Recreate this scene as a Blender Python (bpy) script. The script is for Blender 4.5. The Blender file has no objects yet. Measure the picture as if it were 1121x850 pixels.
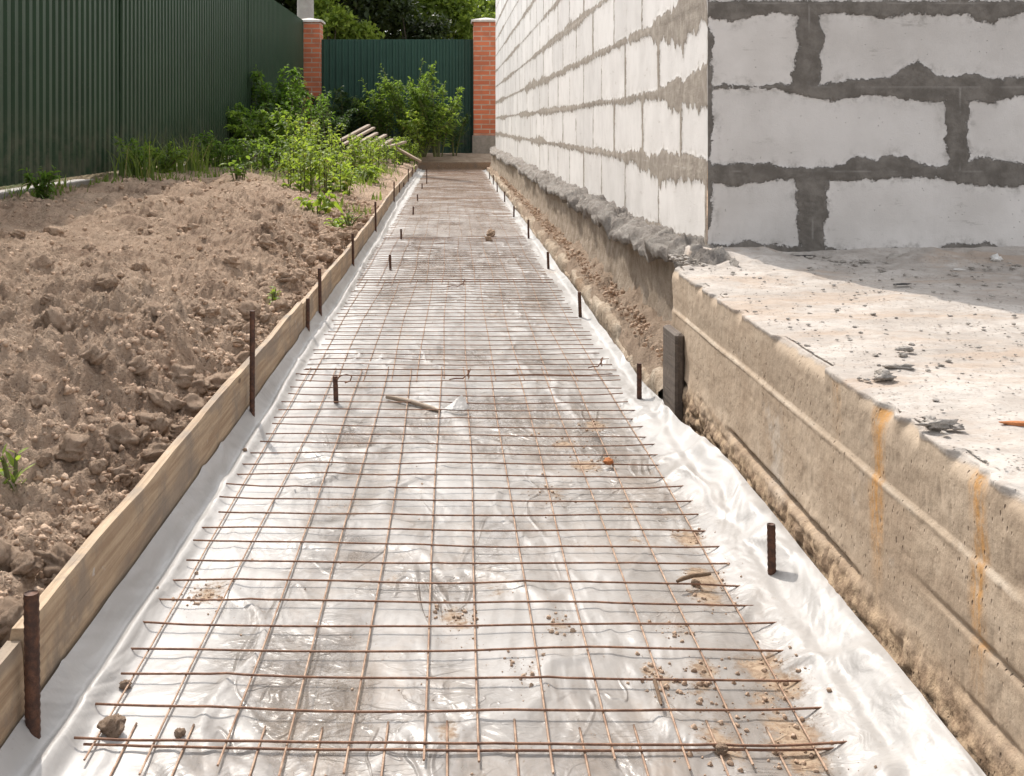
import bpy, math, random
import numpy as np
from mathutils import Vector, Matrix

random.seed(7)
RNG = np.random.default_rng(7)
scene = bpy.context.scene
COL = scene.collection
R = math.radians
F, CX, CY, EYE = 1200.0, 497.0, 137.0, 0.64     # focal length (photo pixels), vanishing point, eye height (m)

# ------------------------------------------------------------------ noise
def _hash(ix, iy, seed):
    h = (ix.astype(np.int64) * 374761393 + iy.astype(np.int64) * 668265263 + seed * 974634317) & 0x7fffffff
    h = ((h ^ (h >> 13)) * 1274126177) & 0x7fffffff
    h = ((h ^ (h >> 16)) * 2246822519) & 0x7fffffff
    return ((h ^ (h >> 15)) & 0xffff) / 65535.0
def vnoise(x, y, seed=0):
    x = np.asarray(x, float); y = np.asarray(y, float)
    x, y = np.broadcast_arrays(x, y)
    ix = np.floor(x); iy = np.floor(y); fx = x - ix; fy = y - iy
    fx = fx * fx * fx * (fx * (fx * 6 - 15) + 10); fy = fy * fy * fy * (fy * (fy * 6 - 15) + 10)
    a = _hash(ix, iy, seed); b = _hash(ix + 1, iy, seed); c = _hash(ix, iy + 1, seed); d = _hash(ix + 1, iy + 1, seed)
    return (a * (1 - fx) + b * fx) * (1 - fy) + (c * (1 - fx) + d * fx) * fy
def fbm(x, y, o=4, seed=0, g=.5):
    """centred on 0, about +-.5"""
    s = 0; A = 1; T = 0; k = 1.0
    for i in range(o):
        s = s + A * (vnoise(np.asarray(x) * k + 17.3 * i, np.asarray(y) * k - 9.1 * i, seed + i) - .5); T += A; A *= g; k *= 2.03
    return s / T * 1.4
def billow(x, y, o=4, seed=0, g=.5):
    s = 0; A = 1; T = 0; k = 1.0
    for i in range(o):
        s = s + A * np.abs(2 * vnoise(np.asarray(x) * k + 7.7 * i, np.asarray(y) * k + 3.3 * i, seed + i) - 1); T += A; A *= g; k *= 2.1
    return s / T
def sstep(a, b, x):
    t = np.clip((np.asarray(x, float) - a) / (b - a), 0, 1); return t * t * (3 - 2 * t)

# ------------------------------------------------------------------ objects
def tag(o, label=None, cat=None, group=None, kind=None):
    if label: o['label'] = label
    if cat: o['category'] = cat
    if group: o['group'] = group
    if kind: o['kind'] = kind
    return o
def empty(name, loc, label, cat, group=None, rz=0):
    o = bpy.data.objects.new(name, None); COL.objects.link(o); o.location = loc; o.rotation_euler = (0, 0, rz)
    o.empty_display_size = .1
    return tag(o, label, cat, group)
def mesh(name, V, Fc, mat=None, smooth=True, attrs=None):
    V = np.asarray(V, float)
    me = bpy.data.meshes.new(name)
    if isinstance(Fc, np.ndarray):
        n, k = Fc.shape
        me.vertices.add(len(V)); me.vertices.foreach_set('co', V.ravel())
        me.loops.add(n * k); me.loops.foreach_set('vertex_index', Fc.ravel().astype(np.int32))
        me.polygons.add(n); me.polygons.foreach_set('loop_start', np.arange(0, n * k, k, dtype=np.int32))
        me.update(calc_edges=True); me.validate()
    else:
        me.from_pydata(V.tolist(), [], [list(f) for f in Fc])
    me.polygons.foreach_set('use_smooth', np.full(len(me.polygons), smooth))
    for k, v in (attrs or {}).items():
        a = me.attributes.new(k, 'FLOAT', 'POINT'); a.data.foreach_set('value', np.asarray(v, np.float32).ravel())
    if mat is not None:
        for m in (mat if isinstance(mat, (list, tuple)) else [mat]): me.materials.append(m)
    me.update()
    return me
def obj(name, me, parent=None, loc=(0, 0, 0), rot=(0, 0, 0)):
    o = bpy.data.objects.new(name, me); COL.objects.link(o); o.location = loc; o.rotation_euler = rot
    if parent is not None: o.parent = parent
    return o
def gridfaces(nr, nc):
    i = np.arange(nr - 1)[:, None] * nc + np.arange(nc - 1)[None, :]
    return np.stack([i, i + 1, i + nc + 1, i + nc], -1).reshape(-1, 4)
def geom(a, b, step0, ratio=None, per=None):
    """rows from a to b, spacing growing with distance (per * y)"""
    out = [a]
    while out[-1] < b: out.append(out[-1] + max(step0, per * abs(out[-1])))
    out = np.array(out); return out * 1.0 if len(out) < 2 else a + (out - a) * (b - a) / (out[-1] - a)

class MB:
    """collects simple solids into one mesh"""
    def __init__(s): s.v = []; s.f = []
    def add(s, V, Fc):
        n = len(s.v); s.v += [tuple(p) for p in V]; s.f += [tuple(i + n for i in f) for f in Fc]
    def box(s, x0, x1, y0, y1, z0, z1, bev=0.0):
        if bev <= 0:
            V = [(x, y, z) for z in (z0, z1) for y in (y0, y1) for x in (x0, x1)]
            s.add(V, [(0, 2, 3, 1), (4, 5, 7, 6), (0, 1, 5, 4), (2, 6, 7, 3), (0, 4, 6, 2), (1, 3, 7, 5)])
        else:
            b = bev
            def ring(z, i): return [(x0 + i, y0 + i + b, z), (x0 + i + b, y0 + i, z), (x1 - i - b, y0 + i, z), (x1 - i, y0 + i + b, z),
                                    (x1 - i, y1 - i - b, z), (x1 - i - b, y1 - i, z), (x0 + i + b, y1 - i, z), (x0 + i, y1 - i - b, z)]
            V = ring(z0, b) + ring(z0 + b, 0) + ring(z1 - b, 0) + ring(z1, b); Fc = [tuple(reversed(range(8))), tuple(range(24, 32))]
            for k in range(3):
                for i in range(8): Fc.append((k * 8 + i, k * 8 + (i + 1) % 8, k * 8 + 8 + (i + 1) % 8, k * 8 + 8 + i))
            s.add(V, Fc)
    def tube(s, pts, rad, n=6, cap=True):
        pts = [Vector(p) for p in pts]; m = len(pts)
        rad = rad if hasattr(rad, '__len__') else [rad] * m
        V = []; up = None
        for i, p in enumerate(pts):
            d = (pts[min(i + 1, m - 1)] - pts[max(i - 1, 0)]).normalized()
            if up is None: up = Vector((0, 0, 1)) if abs(d.z) < .9 else Vector((1, 0, 0))
            a = d.cross(up).normalized(); b = a.cross(d).normalized(); up = b
            for k in range(n):
                t = 2 * math.pi * k / n; V.append(p + (a * math.cos(t) + b * math.sin(t)) * rad[i])
        Fc = []
        for i in range(m - 1):
            for k in range(n): Fc.append((i * n + k, i * n + (k + 1) % n, (i + 1) * n + (k + 1) % n, (i + 1) * n + k))
        if cap: Fc += [tuple(range(n)), tuple(reversed(range((m - 1) * n, m * n)))]
        s.add(V, Fc)
    def mesh(s, name, mat, smooth=True): return mesh(name, s.v, s.f, mat, smooth)
    def build(s, name, mat, parent=None, loc=(0, 0, 0), rot=(0, 0, 0), smooth=True):
        return obj(name, s.mesh(name, mat, smooth), parent, loc, rot)

# ------------------------------------------------------------------ materials
class NT:
    def __init__(s, name):
        s.m = bpy.data.materials.new(name); s.m.use_nodes = True; s.nt = s.m.node_tree
        s.b = s.nt.nodes['Principled BSDF']; s.out = s.nt.nodes['Material Output']; s._c = None
    def n(s, t, **kw):
        nd = s.nt.nodes.new(t)
        for k, v in kw.items(): setattr(nd, k, v)
        return nd
    def put(s, sock, v):
        if isinstance(v, bpy.types.NodeSocket): s.nt.links.new(v, sock)
        elif isinstance(v, (int, float)) and sock.type in ('RGBA',): sock.default_value = (v, v, v, 1)
        elif isinstance(v, tuple) and sock.type == 'RGBA' and len(v) == 3: sock.default_value = v + (1,)
        else: sock.default_value = v
    @property
    def co(s):
        if s._c is None: s._c = s.n('ShaderNodeTexCoord').outputs['Object']
        return s._c
    def scaled(s, sx, sy, sz, vec=None):
        nd = s.n('ShaderNodeMapping'); s.put(nd.inputs['Vector'], vec or s.co); nd.inputs['Scale'].default_value = (sx, sy, sz); return nd.outputs[0]
    def noise(s, scale, detail=4, rough=.55, vec=None, dist=0, color=False):
        nd = s.n('ShaderNodeTexNoise'); s.put(nd.inputs['Vector'], vec or s.co)
        nd.inputs['Scale'].default_value = scale; nd.inputs['Detail'].default_value = detail; nd.inputs['Roughness'].default_value = rough
        nd.inputs['Distortion'].default_value = dist
        return nd.outputs['Color' if color else 'Fac']
    def voro(s, scale, vec=None, feature='F1', rnd=1):
        nd = s.n('ShaderNodeTexVoronoi', feature=feature); s.put(nd.inputs['Vector'], vec or s.co); nd.inputs['Scale'].default_value = scale
        nd.inputs['Randomness'].default_value = rnd
        return nd.outputs['Distance']
    def mth(s, op, a, b=0.0, c=0.0, clamp=False):
        nd = s.n('ShaderNodeMath', operation=op, use_clamp=clamp)
        s.put(nd.inputs[0], a); s.put(nd.inputs[1], b); s.put(nd.inputs[2], c); return nd.outputs[0]
    def ramp(s, f, a, b, lo=0.0, hi=1.0, smooth=True):
        nd = s.n('ShaderNodeMapRange', interpolation_type='SMOOTHSTEP' if smooth else 'LINEAR'); s.put(nd.inputs[0], f)
        for i, v in ((1, a), (2, b), (3, lo), (4, hi)): nd.inputs[i].default_value = v
        return nd.outputs[0]
    def mix(s, f, a, b, mode='MIX'):
        nd = s.n('ShaderNodeMix', data_type='RGBA', blend_type=mode); s.put(nd.inputs[0], f); s.put(nd.inputs[6], a); s.put(nd.inputs[7], b); return nd.outputs[2]
    def attr(s, name): return s.n('ShaderNodeAttribute', attribute_name=name).outputs['Fac']
    def sep(s, vec=None):
        nd = s.n('ShaderNodeSeparateXYZ'); s.put(nd.inputs[0], vec or s.co); return nd.outputs
    def bump(s, h, dist=.01, strength=1.0, prev=None):
        nd = s.n('ShaderNodeBump'); s.put(nd.inputs['Height'], h); nd.inputs['Distance'].default_value = dist; nd.inputs['Strength'].default_value = strength
        if prev is not None: s.put(nd.inputs['Normal'], prev)
        return nd.outputs[0]
    def set(s, **kw):
        for k, v in kw.items(): s.put(s.b.inputs[k.replace('_', ' ')], v)
        return s.m

def soil_colour(t):
    c = t.mix(t.ramp(t.noise(2.2, 5), .3, .72), (.49, .338, .24), (.67, .505, .375))
    c = t.mix(t.ramp(t.noise(38, 5, .65), .35, .7), c, (.55, .405, .297))
    c = t.mix(t.ramp(t.noise(3.4, 6, .7, None, .5), .50, .64, 0, .62), c, (.24, .155, .105))     # broad patches of darker earth
    c = t.mix(t.ramp(t.noise(120, 3, .6), .56, .72), c, (.25, .17, .125))
    return t.mix(t.ramp(t.noise(170, 2, .6), .60, .75), c, (.62, .50, .40))
def m_ground():
    t = NT('soil'); c = soil_colour(t)
    sand = t.mix(t.ramp(t.noise(9, 5), .35, .65), (.46, .37, .285), (.34, .265, .20))
    c = t.mix(t.attr('sand'), c, sand)
    gr = t.mix(t.ramp(t.noise(14, 4), .35, .65), (.10, .12, .04), (.17, .14, .07))
    c = t.mix(t.attr('grass'), c, gr)
    n1 = t.bump(t.noise(38, 7, .75), .026, .9)
    n2 = t.bump(t.noise(170, 4, .7), .010, 1.0, n1)
    return t.set(Base_Color=c, Roughness=.95, Normal=n2, Specular_IOR_Level=.15)
def m_clod():
    t = NT('dry_earth'); c = soil_colour(t)
    return t.set(Base_Color=c, Roughness=.95, Normal=t.bump(t.noise(150, 5, .7), .006, .9), Specular_IOR_Level=.15)
def m_wood(name, a, b, dirt=(.25, .2, .155)):
    t = NT(name)
    v = t.scaled(38, 1.6, 38); g = t.noise(2.2, 6, .65, v, .6)
    c = t.mix(t.ramp(g, .32, .68), a, b)
    c = t.mix(t.ramp(t.noise(9, 6, .7), .48, .66, 0, .8), c, dirt)
    spl = t.mth('MULTIPLY', t.ramp(t.noise(30, 5, .7), .62, .66), t.ramp(t.noise(3, 3), .48, .6)); c = t.mix(t.mth('MULTIPLY', spl, .8), c, (.50, .46, .42))
    c = t.mix(t.ramp(t.noise(3.5, 4, .6, t.scaled(60, 1.0, 60)), .62, .70, 0, .6), c, (.13, .085, .055))
    c = t.mix(t.ramp(t.noise(2.4, 4, .6, t.scaled(1, 1, 5)), .52, .66, 0, .55), c, (.19, .16, .135))
    z = t.sep()[2]
    c = t.mix(t.mth('MULTIPLY', t.ramp(t.mth('ADD', z, t.mth('MULTIPLY', t.noise(14, 4), .05)), .02, .075, 1, 0), .6), c, (.33, .25, .185))
    kn = t.voro(4.5, t.scaled(2.2, .8, 2.2)); c = t.mix(t.ramp(kn, .03, .07, .8, 0), c, (.10, .055, .03))
    return t.set(Base_Color=c, Roughness=.8, Normal=t.bump(g, .004, .6, t.bump(t.noise(70, 4), .003, .5)))
def m_rust(name='rusty_steel', a=(.155, .078, .050), b=(.31, .17, .105)):
    t = NT(name)
    c = t.mix(t.ramp(t.noise(60, 4, .7), .35, .68), a, b)
    return t.set(Base_Color=c, Roughness=.72, Metallic=.25, Normal=t.bump(t.noise(500, 3), .001, .6))
def m_rebar():
    t = NT('dark_rebar')
    c = t.mix(t.ramp(t.noise(70, 4, .7), .38, .68), (.06, .032, .024), (.15, .07, .042))
    return t.set(Base_Color=c, Roughness=.7, Metallic=.3, Normal=t.bump(t.noise(300, 3), .0015, .6))
def m_film():
    t = NT('polythene')
    con = t.attr('contact')
    n_lo = t.noise(4, 5, .6, t.scaled(1.3, .6, 1), 1.0); n_hi = t.noise(17, 6, .7, t.scaled(1.2, .6, 1), 1.0)
    band = t.noise(1.0, 5, .6, t.scaled(9, .55, 1), .6)
    clear = t.mth('MULTIPLY', t.mth('ADD', t.mth('MULTIPLY', t.ramp(n_lo, .36, .66), .6), t.mth('MULTIPLY', t.ramp(band, .44, .64), .55)), t.ramp(n_hi, .22, .60))
    clear = t.mth('MULTIPLY', clear, con)
    alpha = t.mth('SUBTRACT', t.mth('SUBTRACT', .95, t.mth('MULTIPLY', con, .18)), t.mth('MULTIPLY', clear, .55))
    dn = t.mth('ADD', t.attr('dirt'), t.mth('MULTIPLY', t.mth('SUBTRACT', t.noise(60, 7, .8), .5), 1.9))
    dirt = t.mth('MULTIPLY', t.ramp(dn, .30, .78), t.ramp(t.attr('dirt'), .04, .26))
    dust = t.mth('MULTIPLY', t.ramp(t.noise(11, 7, .75, t.scaled(1.3, .7, 1), .8), .44, .68), con)
    spots = t.mth('MULTIPLY', t.ramp(t.noise(150, 3, .6), .66, .73), t.ramp(t.noise(7, 3), .45, .65))
    c = t.mix(con, t.mix(t.ramp(t.noise(5, 4, .6, t.scaled(1.4, .6, 1), 1), .35, .65), (.47, .455, .44), (.38, .365, .35)), (.40, .37, .345))
    c = t.mix(t.mth('MULTIPLY', dust, .6), c, (.36, .29, .235))
    c = t.mix(t.mth('MULTIPLY', spots, .7), c, (.25, .18, .12))
    c = t.mix(dirt, c, t.mix(t.ramp(t.noise(120, 4, .7), .4, .65), (.38, .285, .20), (.22, .15, .10)))
    a = t.mth('MAXIMUM', alpha, dirt)
    def crease(scale, w, vec, dist):
        q = t.mth('ABSOLUTE', t.mth('SUBTRACT', t.noise(scale, 2, .45, vec, dist), .5)); return t.ramp(q, 0, w * .65, 1, 0)
    patch = t.ramp(t.noise(3.1, 3), .42, .62)
    cr = t.mth('ADD', t.mth('MULTIPLY', crease(5.5, .05, t.scaled(1.2, .55, 1), 1.4), t.ramp(t.noise(4.3, 2), .40, .60)), t.mth('MULTIPLY', crease(13, .05, t.scaled(.7, 1.3, 1), 1.8), t.mth('MULTIPLY', patch, .5)))
    w1 = t.noise(7, 3, .5, t.scaled(1, .5, 1), 1.2); w2 = t.noise(26, 3, .5, t.scaled(.8, 1.1, 1), 1.6)
    edg = t.mth('ADD', .35, t.mth('MULTIPLY', con, .65)); cr = t.mth('MULTIPLY', cr, t.ramp(con, .35, .9))
    nrm = t.bump(w1, .030, .6, t.bump(t.mth('MULTIPLY', t.mth('MULTIPLY', w2, edg), t.mth('ADD', .35, patch)), .007, .6, t.bump(cr, .006, .6, t.bump(t.noise(120, 4, .6), .001, .4))))
    return t.set(Base_Color=c, Alpha=a, Roughness=t.mix(dirt, t.mix(dust, t.mix(con, .44, .24), .5), .9), Normal=nrm, Specular_IOR_Level=.34)
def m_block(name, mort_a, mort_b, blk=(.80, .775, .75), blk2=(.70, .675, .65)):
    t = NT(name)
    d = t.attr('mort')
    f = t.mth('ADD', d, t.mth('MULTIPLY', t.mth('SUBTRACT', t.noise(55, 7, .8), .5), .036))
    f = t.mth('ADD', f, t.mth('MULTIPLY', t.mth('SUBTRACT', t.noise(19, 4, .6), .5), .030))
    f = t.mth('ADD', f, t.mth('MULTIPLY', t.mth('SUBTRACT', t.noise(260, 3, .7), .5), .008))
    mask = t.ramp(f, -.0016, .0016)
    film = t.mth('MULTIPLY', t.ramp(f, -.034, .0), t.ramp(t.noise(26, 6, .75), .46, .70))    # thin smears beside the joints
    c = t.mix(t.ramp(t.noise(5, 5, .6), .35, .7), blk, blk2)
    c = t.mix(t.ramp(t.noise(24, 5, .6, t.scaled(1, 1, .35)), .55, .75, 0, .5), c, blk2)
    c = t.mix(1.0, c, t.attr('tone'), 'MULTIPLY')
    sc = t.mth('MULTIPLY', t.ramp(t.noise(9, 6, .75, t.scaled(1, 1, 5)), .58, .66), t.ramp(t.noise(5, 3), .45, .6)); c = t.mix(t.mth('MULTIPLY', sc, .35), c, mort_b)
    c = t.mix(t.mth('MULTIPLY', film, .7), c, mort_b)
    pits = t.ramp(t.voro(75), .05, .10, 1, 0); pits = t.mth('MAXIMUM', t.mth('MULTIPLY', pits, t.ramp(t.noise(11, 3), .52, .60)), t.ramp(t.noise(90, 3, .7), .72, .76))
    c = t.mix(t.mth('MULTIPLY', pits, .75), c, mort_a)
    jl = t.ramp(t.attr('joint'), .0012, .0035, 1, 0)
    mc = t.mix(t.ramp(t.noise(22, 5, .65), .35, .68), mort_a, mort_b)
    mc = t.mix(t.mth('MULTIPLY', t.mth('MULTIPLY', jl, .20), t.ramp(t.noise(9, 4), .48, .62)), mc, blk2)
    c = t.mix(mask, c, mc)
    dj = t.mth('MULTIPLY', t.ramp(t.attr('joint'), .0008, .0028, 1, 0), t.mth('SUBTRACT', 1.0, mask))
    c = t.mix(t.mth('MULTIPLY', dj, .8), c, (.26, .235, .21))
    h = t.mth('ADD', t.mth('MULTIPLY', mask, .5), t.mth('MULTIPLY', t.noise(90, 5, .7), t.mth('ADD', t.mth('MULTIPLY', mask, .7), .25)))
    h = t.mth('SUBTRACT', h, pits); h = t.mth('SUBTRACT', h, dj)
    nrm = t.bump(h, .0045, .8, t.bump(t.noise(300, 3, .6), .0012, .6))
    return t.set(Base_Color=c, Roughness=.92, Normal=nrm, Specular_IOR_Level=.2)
def m_mortar(name, a, b):
    t = NT(name)
    c = t.mix(t.ramp(t.noise(16, 6, .7), .33, .68), a, b)
    c = t.mix(t.ramp(t.noise(140, 3, .6), .6, .74, 0, .7), c, tuple(x * .55 for x in a))
    return t.set(Base_Color=c, Roughness=.95, Normal=t.bump(t.noise(60, 7, .75), .020, 1.0), Specular_IOR_Level=.15)
YS_ = 2.45
def m_slab():
    t = NT('old_concrete')
    x, y, z = t.sep()[0], t.sep()[1], t.sep()[2]
    top = t.ramp(t.mth('ADD', z, t.mth('MULTIPLY', t.mth('SUBTRACT', t.noise(30, 4), .5), .012)), .311, .317)
    c = t.mix(t.ramp(t.noise(7, 6, .68), .32, .7), (.39, .30, .22), (.53, .43, .33))
    c = t.mix(t.ramp(t.noise(50, 4, .6), .42, .7, 0, .45), c, (.45, .355, .262))
    c = t.mix(t.ramp(t.noise(210, 3, .7), .57, .72, 0, .6), c, (.20, .15, .11))
    c = t.mix(t.ramp(t.noise(2.6, 6, .72, t.scaled(1, .8, 2.2), .5), .50, .66, 0, .7), c, (.36, .275, .20))
    c = t.mix(t.ramp(t.noise(4.2, 5, .7), .58, .70, 0, .6), c, (.55, .50, .44))
    # board-form bands: each board left its own shade
    for (zb_, w_, col_) in ((.231, .004, (.66, .58, .48)), (.160, .0025, (.33, .25, .18)), (.097, .004, (.24, .175, .12))):
        dz = t.mth('ABSOLUTE', t.mth('SUBTRACT', t.mth('ADD', z, t.mth('MULTIPLY', t.mth('SUBTRACT', t.noise(6, 4, .6), .5), .012)), zb_))
        c = t.mix(t.mth('MULTIPLY', t.ramp(dz, w_ * .3, w_ * 1.6, 1, 0), t.ramp(t.noise(8, 5, .7), .42, .62, 0, .6)), c, col_)
    c = t.mix(t.mth('MULTIPLY', t.ramp(z, .22, .24), t.ramp(t.noise(3, 4), .35, .6, 0, .45)), c, (.43, .35, .27))
    low = t.ramp(t.mth('ADD', z, t.mth('MULTIPLY', t.noise(9, 5, .7), .06)), .09, .15, 1, 0)
    c = t.mix(t.mth('MULTIPLY', low, .9), c, t.mix(t.ramp(t.noise(34, 5, .7), .4, .62), (.19, .125, .078), (.44, .32, .21)))
    # rust runs below the cast-in steel: a fixed stain with its own outline
    for (yc, w, zb, k) in ((1.262, .022, .085, 1.6), (1.018, .019, .08, 1.25), (1.40, .02, .2, .5), (.80, .015, .12, 1.0)):
        dy = t.mth('ABSOLUTE', t.mth('SUBTRACT', t.mth('ADD', y, t.mth('MULTIPLY', t.mth('SUBTRACT', t.noise(22, 4), .5), .02)), yc - YS_))
        sx = t.mth('MULTIPLY', t.ramp(dy, w * .1, w * 1.25, 1, 0), t.ramp(z, zb, zb + .13))
        sx = t.mth('MULTIPLY', t.mth('MULTIPLY', sx, k), t.mth('MULTIPLY', t.ramp(t.noise(75, 6, .75, t.scaled(1, 1.6, .18)), .30, .66), t.ramp(t.noise(120, 4, .7), .2, .6)), clamp=True)
        c = t.mix(t.mth('MULTIPLY', sx, t.mth('SUBTRACT', 1.0, top)), c, (.52, .29, .115))
    ct = t.mix(t.ramp(t.noise(6, 6, .68), .32, .68), (.52, .48, .44), (.36, .32, .285))
    ct = t.mix(t.ramp(t.noise(60, 6, .75), .46, .66, 0, .85), ct, (.38, .33, .29))
    ct = t.mix(t.ramp(t.noise(190, 3, .7), .60, .72, 0, .85), ct, (.25, .205, .17))
    ct = t.mix(t.mth('MULTIPLY', t.ramp(t.noise(2.7, 6, .7, t.scaled(1, 2.2, 1), .5), .5, .66), .55), ct, (.40, .30, .225))
    c = t.mix(top, c, ct)
    pit = t.mth('MULTIPLY', t.ramp(t.voro(130, t.scaled(1, .9, .5)), .06, .2, 1, 0), t.ramp(t.noise(13, 4), .44, .56))
    c = t.mix(t.mth('MULTIPLY', pit, .6), c, (.13, .095, .07))
    h = t.mth('ADD', t.mth('SUBTRACT', t.mth('MULTIPLY', t.noise(42, 6, .6), t.mth('ADD', .6, t.mth('MULTIPLY', top, .4))), t.mth('MULTIPLY', pit, 1.3)), t.mth('MULTIPLY', t.mth('MULTIPLY', low, t.mth('SUBTRACT', 1.0, top)), t.mth('MULTIPLY', t.noise(40, 5, .65), 1.3)))
    return t.set(Base_Color=c, Roughness=.95, Normal=t.bump(h, .006, .7, t.bump(t.noise(240, 2), .0006, .4)), Specular_IOR_Level=.15)
def m_footing():
    t = NT('footing_concrete')
    c = t.mix(t.ramp(t.noise(9, 6, .68), .32, .7), (.36, .28, .205), (.50, .42, .33))
    c = t.mix(t.ramp(t.noise(3, 5, .7, t.scaled(1, 1, 2.5)), .5, .68, 0, .85), c, (.27, .19, .125))
    c = t.mix(t.ramp(t.noise(130, 4, .7), .52, .70, 0, .75), c, (.17, .115, .08))
    return t.set(Base_Color=c, Roughness=.95, Normal=t.bump(t.noise(60, 6, .72), .012, .85), Specular_IOR_Level=.15)
def m_fence(name, col):
    t = NT(name)
    c = t.mix(t.ramp(t.noise(3, 5), .3, .7), col, tuple(x * .86 for x in col))
    c = t.mix(t.ramp(t.noise(70, 3), .62, .7, 0, .12), c, (.16, .15, .12))
    zz = t.sep()[2]
    c = t.mix(t.mth('MULTIPLY', t.mth('MULTIPLY', t.ramp(zz, .1, .5, 1, 0), .5), t.ramp(t.noise(7, 5, .7), .35, .7)), c, (.16, .14, .105))
    return t.set(Base_Color=c, Roughness=.40, Specular_IOR_Level=.18)
def m_brick():
    t = NT('brickwork')
    xyz = t.sep()
    cb = t.n('ShaderNodeCombineXYZ'); t.put(cb.inputs[0], t.mth('ADD', xyz[0], xyz[1])); t.put(cb.inputs[1], xyz[2])
    br = t.n('ShaderNodeTexBrick'); t.put(br.inputs['Vector'], cb.outputs[0])
    br.inputs['Color1'].default_value = (.60, .175, .08, 1); br.inputs['Color2'].default_value = (.46, .125, .06, 1); br.inputs['Mortar'].default_value = (.47, .34, .26, 1)
    br.inputs['Scale'].default_value = 1; br.inputs['Brick Width'].default_value = .26; br.inputs['Row Height'].default_value = .075; br.inputs['Mortar Size'].default_value = .010
    c = t.mix(t.ramp(t.noise(7, 5), .4, .7, 0, .55), br.outputs['Color'], (.36, .13, .07))
    return t.set(Base_Color=c, Roughness=.85, Normal=t.bump(t.mth('SUBTRACT', 1.0, br.outputs['Fac']), .006, .8))
def m_plain(name, a, b, rough=.85, sc=14, bump=.004, metal=0):
    t = NT(name)
    c = t.mix(t.ramp(t.noise(sc, 5, .65), .33, .68), a, b)
    return t.set(Base_Color=c, Roughness=rough, Metallic=metal, Normal=t.bump(t.noise(sc * 5, 4, .65), bump, .7), Specular_IOR_Level=.3)
def m_leaf(name, a, b, dry=None, trans=.42):
    t = NT(name)
    v = t.attr('v')
    c = t.mix(v, a, b)
    if dry: c = t.mix(t.ramp(v, .93, .96), c, dry)
    t.set(Base_Color=c, Roughness=.55, Specular_IOR_Level=.35)
    tr = t.n('ShaderNodeBsdfTranslucent'); t.put(tr.inputs[0], t.mix(.5, c, tuple(min(1, x * y) for x, y in zip(b, (1.9, 1.9, .8)))))
    mx = t.n('ShaderNodeMixShader'); mx.inputs[0].default_value = trans
    t.nt.links.new(t.b.outputs[0], mx.inputs[1]); t.nt.links.new(tr.outputs[0], mx.inputs[2]); t.nt.links.new(mx.outputs[0], t.out.inputs[0])
    return t.m

M = dict(
    ground=m_ground(), clod=m_clod(), wood=m_wood('raw_board', (.50, .375, .25), (.31, .21, .13)), oldwood=m_wood('weathered_wood', (.42, .345, .27), (.29, .225, .17)),
    darkwood=m_wood('dirty_timber', (.13, .10, .078), (.075, .057, .045), (.10, .08, .06)), endwood=m_wood('brown_board', (.27, .18, .115), (.17, .11, .07), (.16, .12, .09)),
    rust=m_rust(), rustdust=m_rust('dusty_rusty_steel', (.27, .165, .11), (.46, .33, .24)), rebar=m_rebar(), film=m_film(),
    block_side=m_block('aerated_blocks', (.29, .25, .21), (.42, .37, .315)), block_front=m_block('aerated_blocks_fresh_mortar', (.130, .116, .102), (.205, .185, .165), (.655, .622, .595), (.55, .518, .49)),  # front copy darkens blocks and mortar for that wall's shade; mortar also fresher
    block_back=m_plain('plain_blocks', (.72, .70, .67), (.62, .6, .57)),
    bead=m_mortar('spilled_mortar', (.27, .24, .215), (.43, .395, .36)), plinth=m_mortar('plinth_concrete', (.34, .27, .205), (.52, .435, .35)),
    slab=m_slab(), footing=m_footing(),
    fence=m_fence('green_profiled_steel', (.026, .056, .029)), gate=m_fence('bluish_green_profiled_steel', (.03, .074, .055)),
    brick=m_brick(), concrete=m_plain('light_concrete', (.55, .52, .48), (.42, .39, .35)), plinthgrey=m_plain('grey_render', (.30, .27, .24), (.22, .2, .175)),
    cap=m_plain('pale_cap', (.62, .59, .55), (.5, .47, .43)), pole=m_plain('pole_concrete', (.36, .34, .31), (.28, .26, .24), .8, 6),
    stone=m_plain('mortar_chunk', (.50, .455, .41), (.33, .295, .26), .95, 45, .008), darkscrap=m_plain('black_roofing_scrap', (.03, .03, .03), (.055, .05, .048), .6, 20),
    orangechip=m_plain('brick_chip', (.50, .20, .08), (.40, .15, .06), .9, 40), pale=m_plain('pale_scrap', (.75, .73, .70), (.65, .62, .58), .7, 30),
    yellow=m_plain('dry_yellow_leaf', (.55, .36, .06), (.45, .28, .05), .8, 40), twig=m_plain('twig_bark', (.22, .15, .10), (.13, .085, .055), .9, 60),
    bark=m_plain('bark', (.085, .065, .05), (.05, .04, .03), .95, 12, .03), stem=m_plain('green_stem', (.12, .15, .05), (.10, .09, .04), .8, 30),
    torn=m_plain('grey_torn_film', (.52, .5, .48), (.42, .4, .38), .35, 30),
    l_herb=m_leaf('herb_leaf', (.07, .13, .025), (.19, .28, .055), None, .5), l_bright=m_leaf('bright_leaf', (.13, .21, .035), (.29, .38, .07), (.34, .28, .10), .5),
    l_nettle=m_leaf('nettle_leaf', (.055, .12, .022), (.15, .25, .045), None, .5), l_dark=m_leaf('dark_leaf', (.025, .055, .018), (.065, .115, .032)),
    l_tree_dark=m_leaf('dark_tree_leaf', (.018, .03, .010), (.045, .065, .018), None, .25), l_tree=m_leaf('pale_tree_leaf', (.10, .155, .03), (.25, .32, .07), None, .5),
    l_grass=m_leaf('grass_blade', (.07, .12, .025), (.18, .24, .06), (.36, .29, .13)),
)

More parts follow.
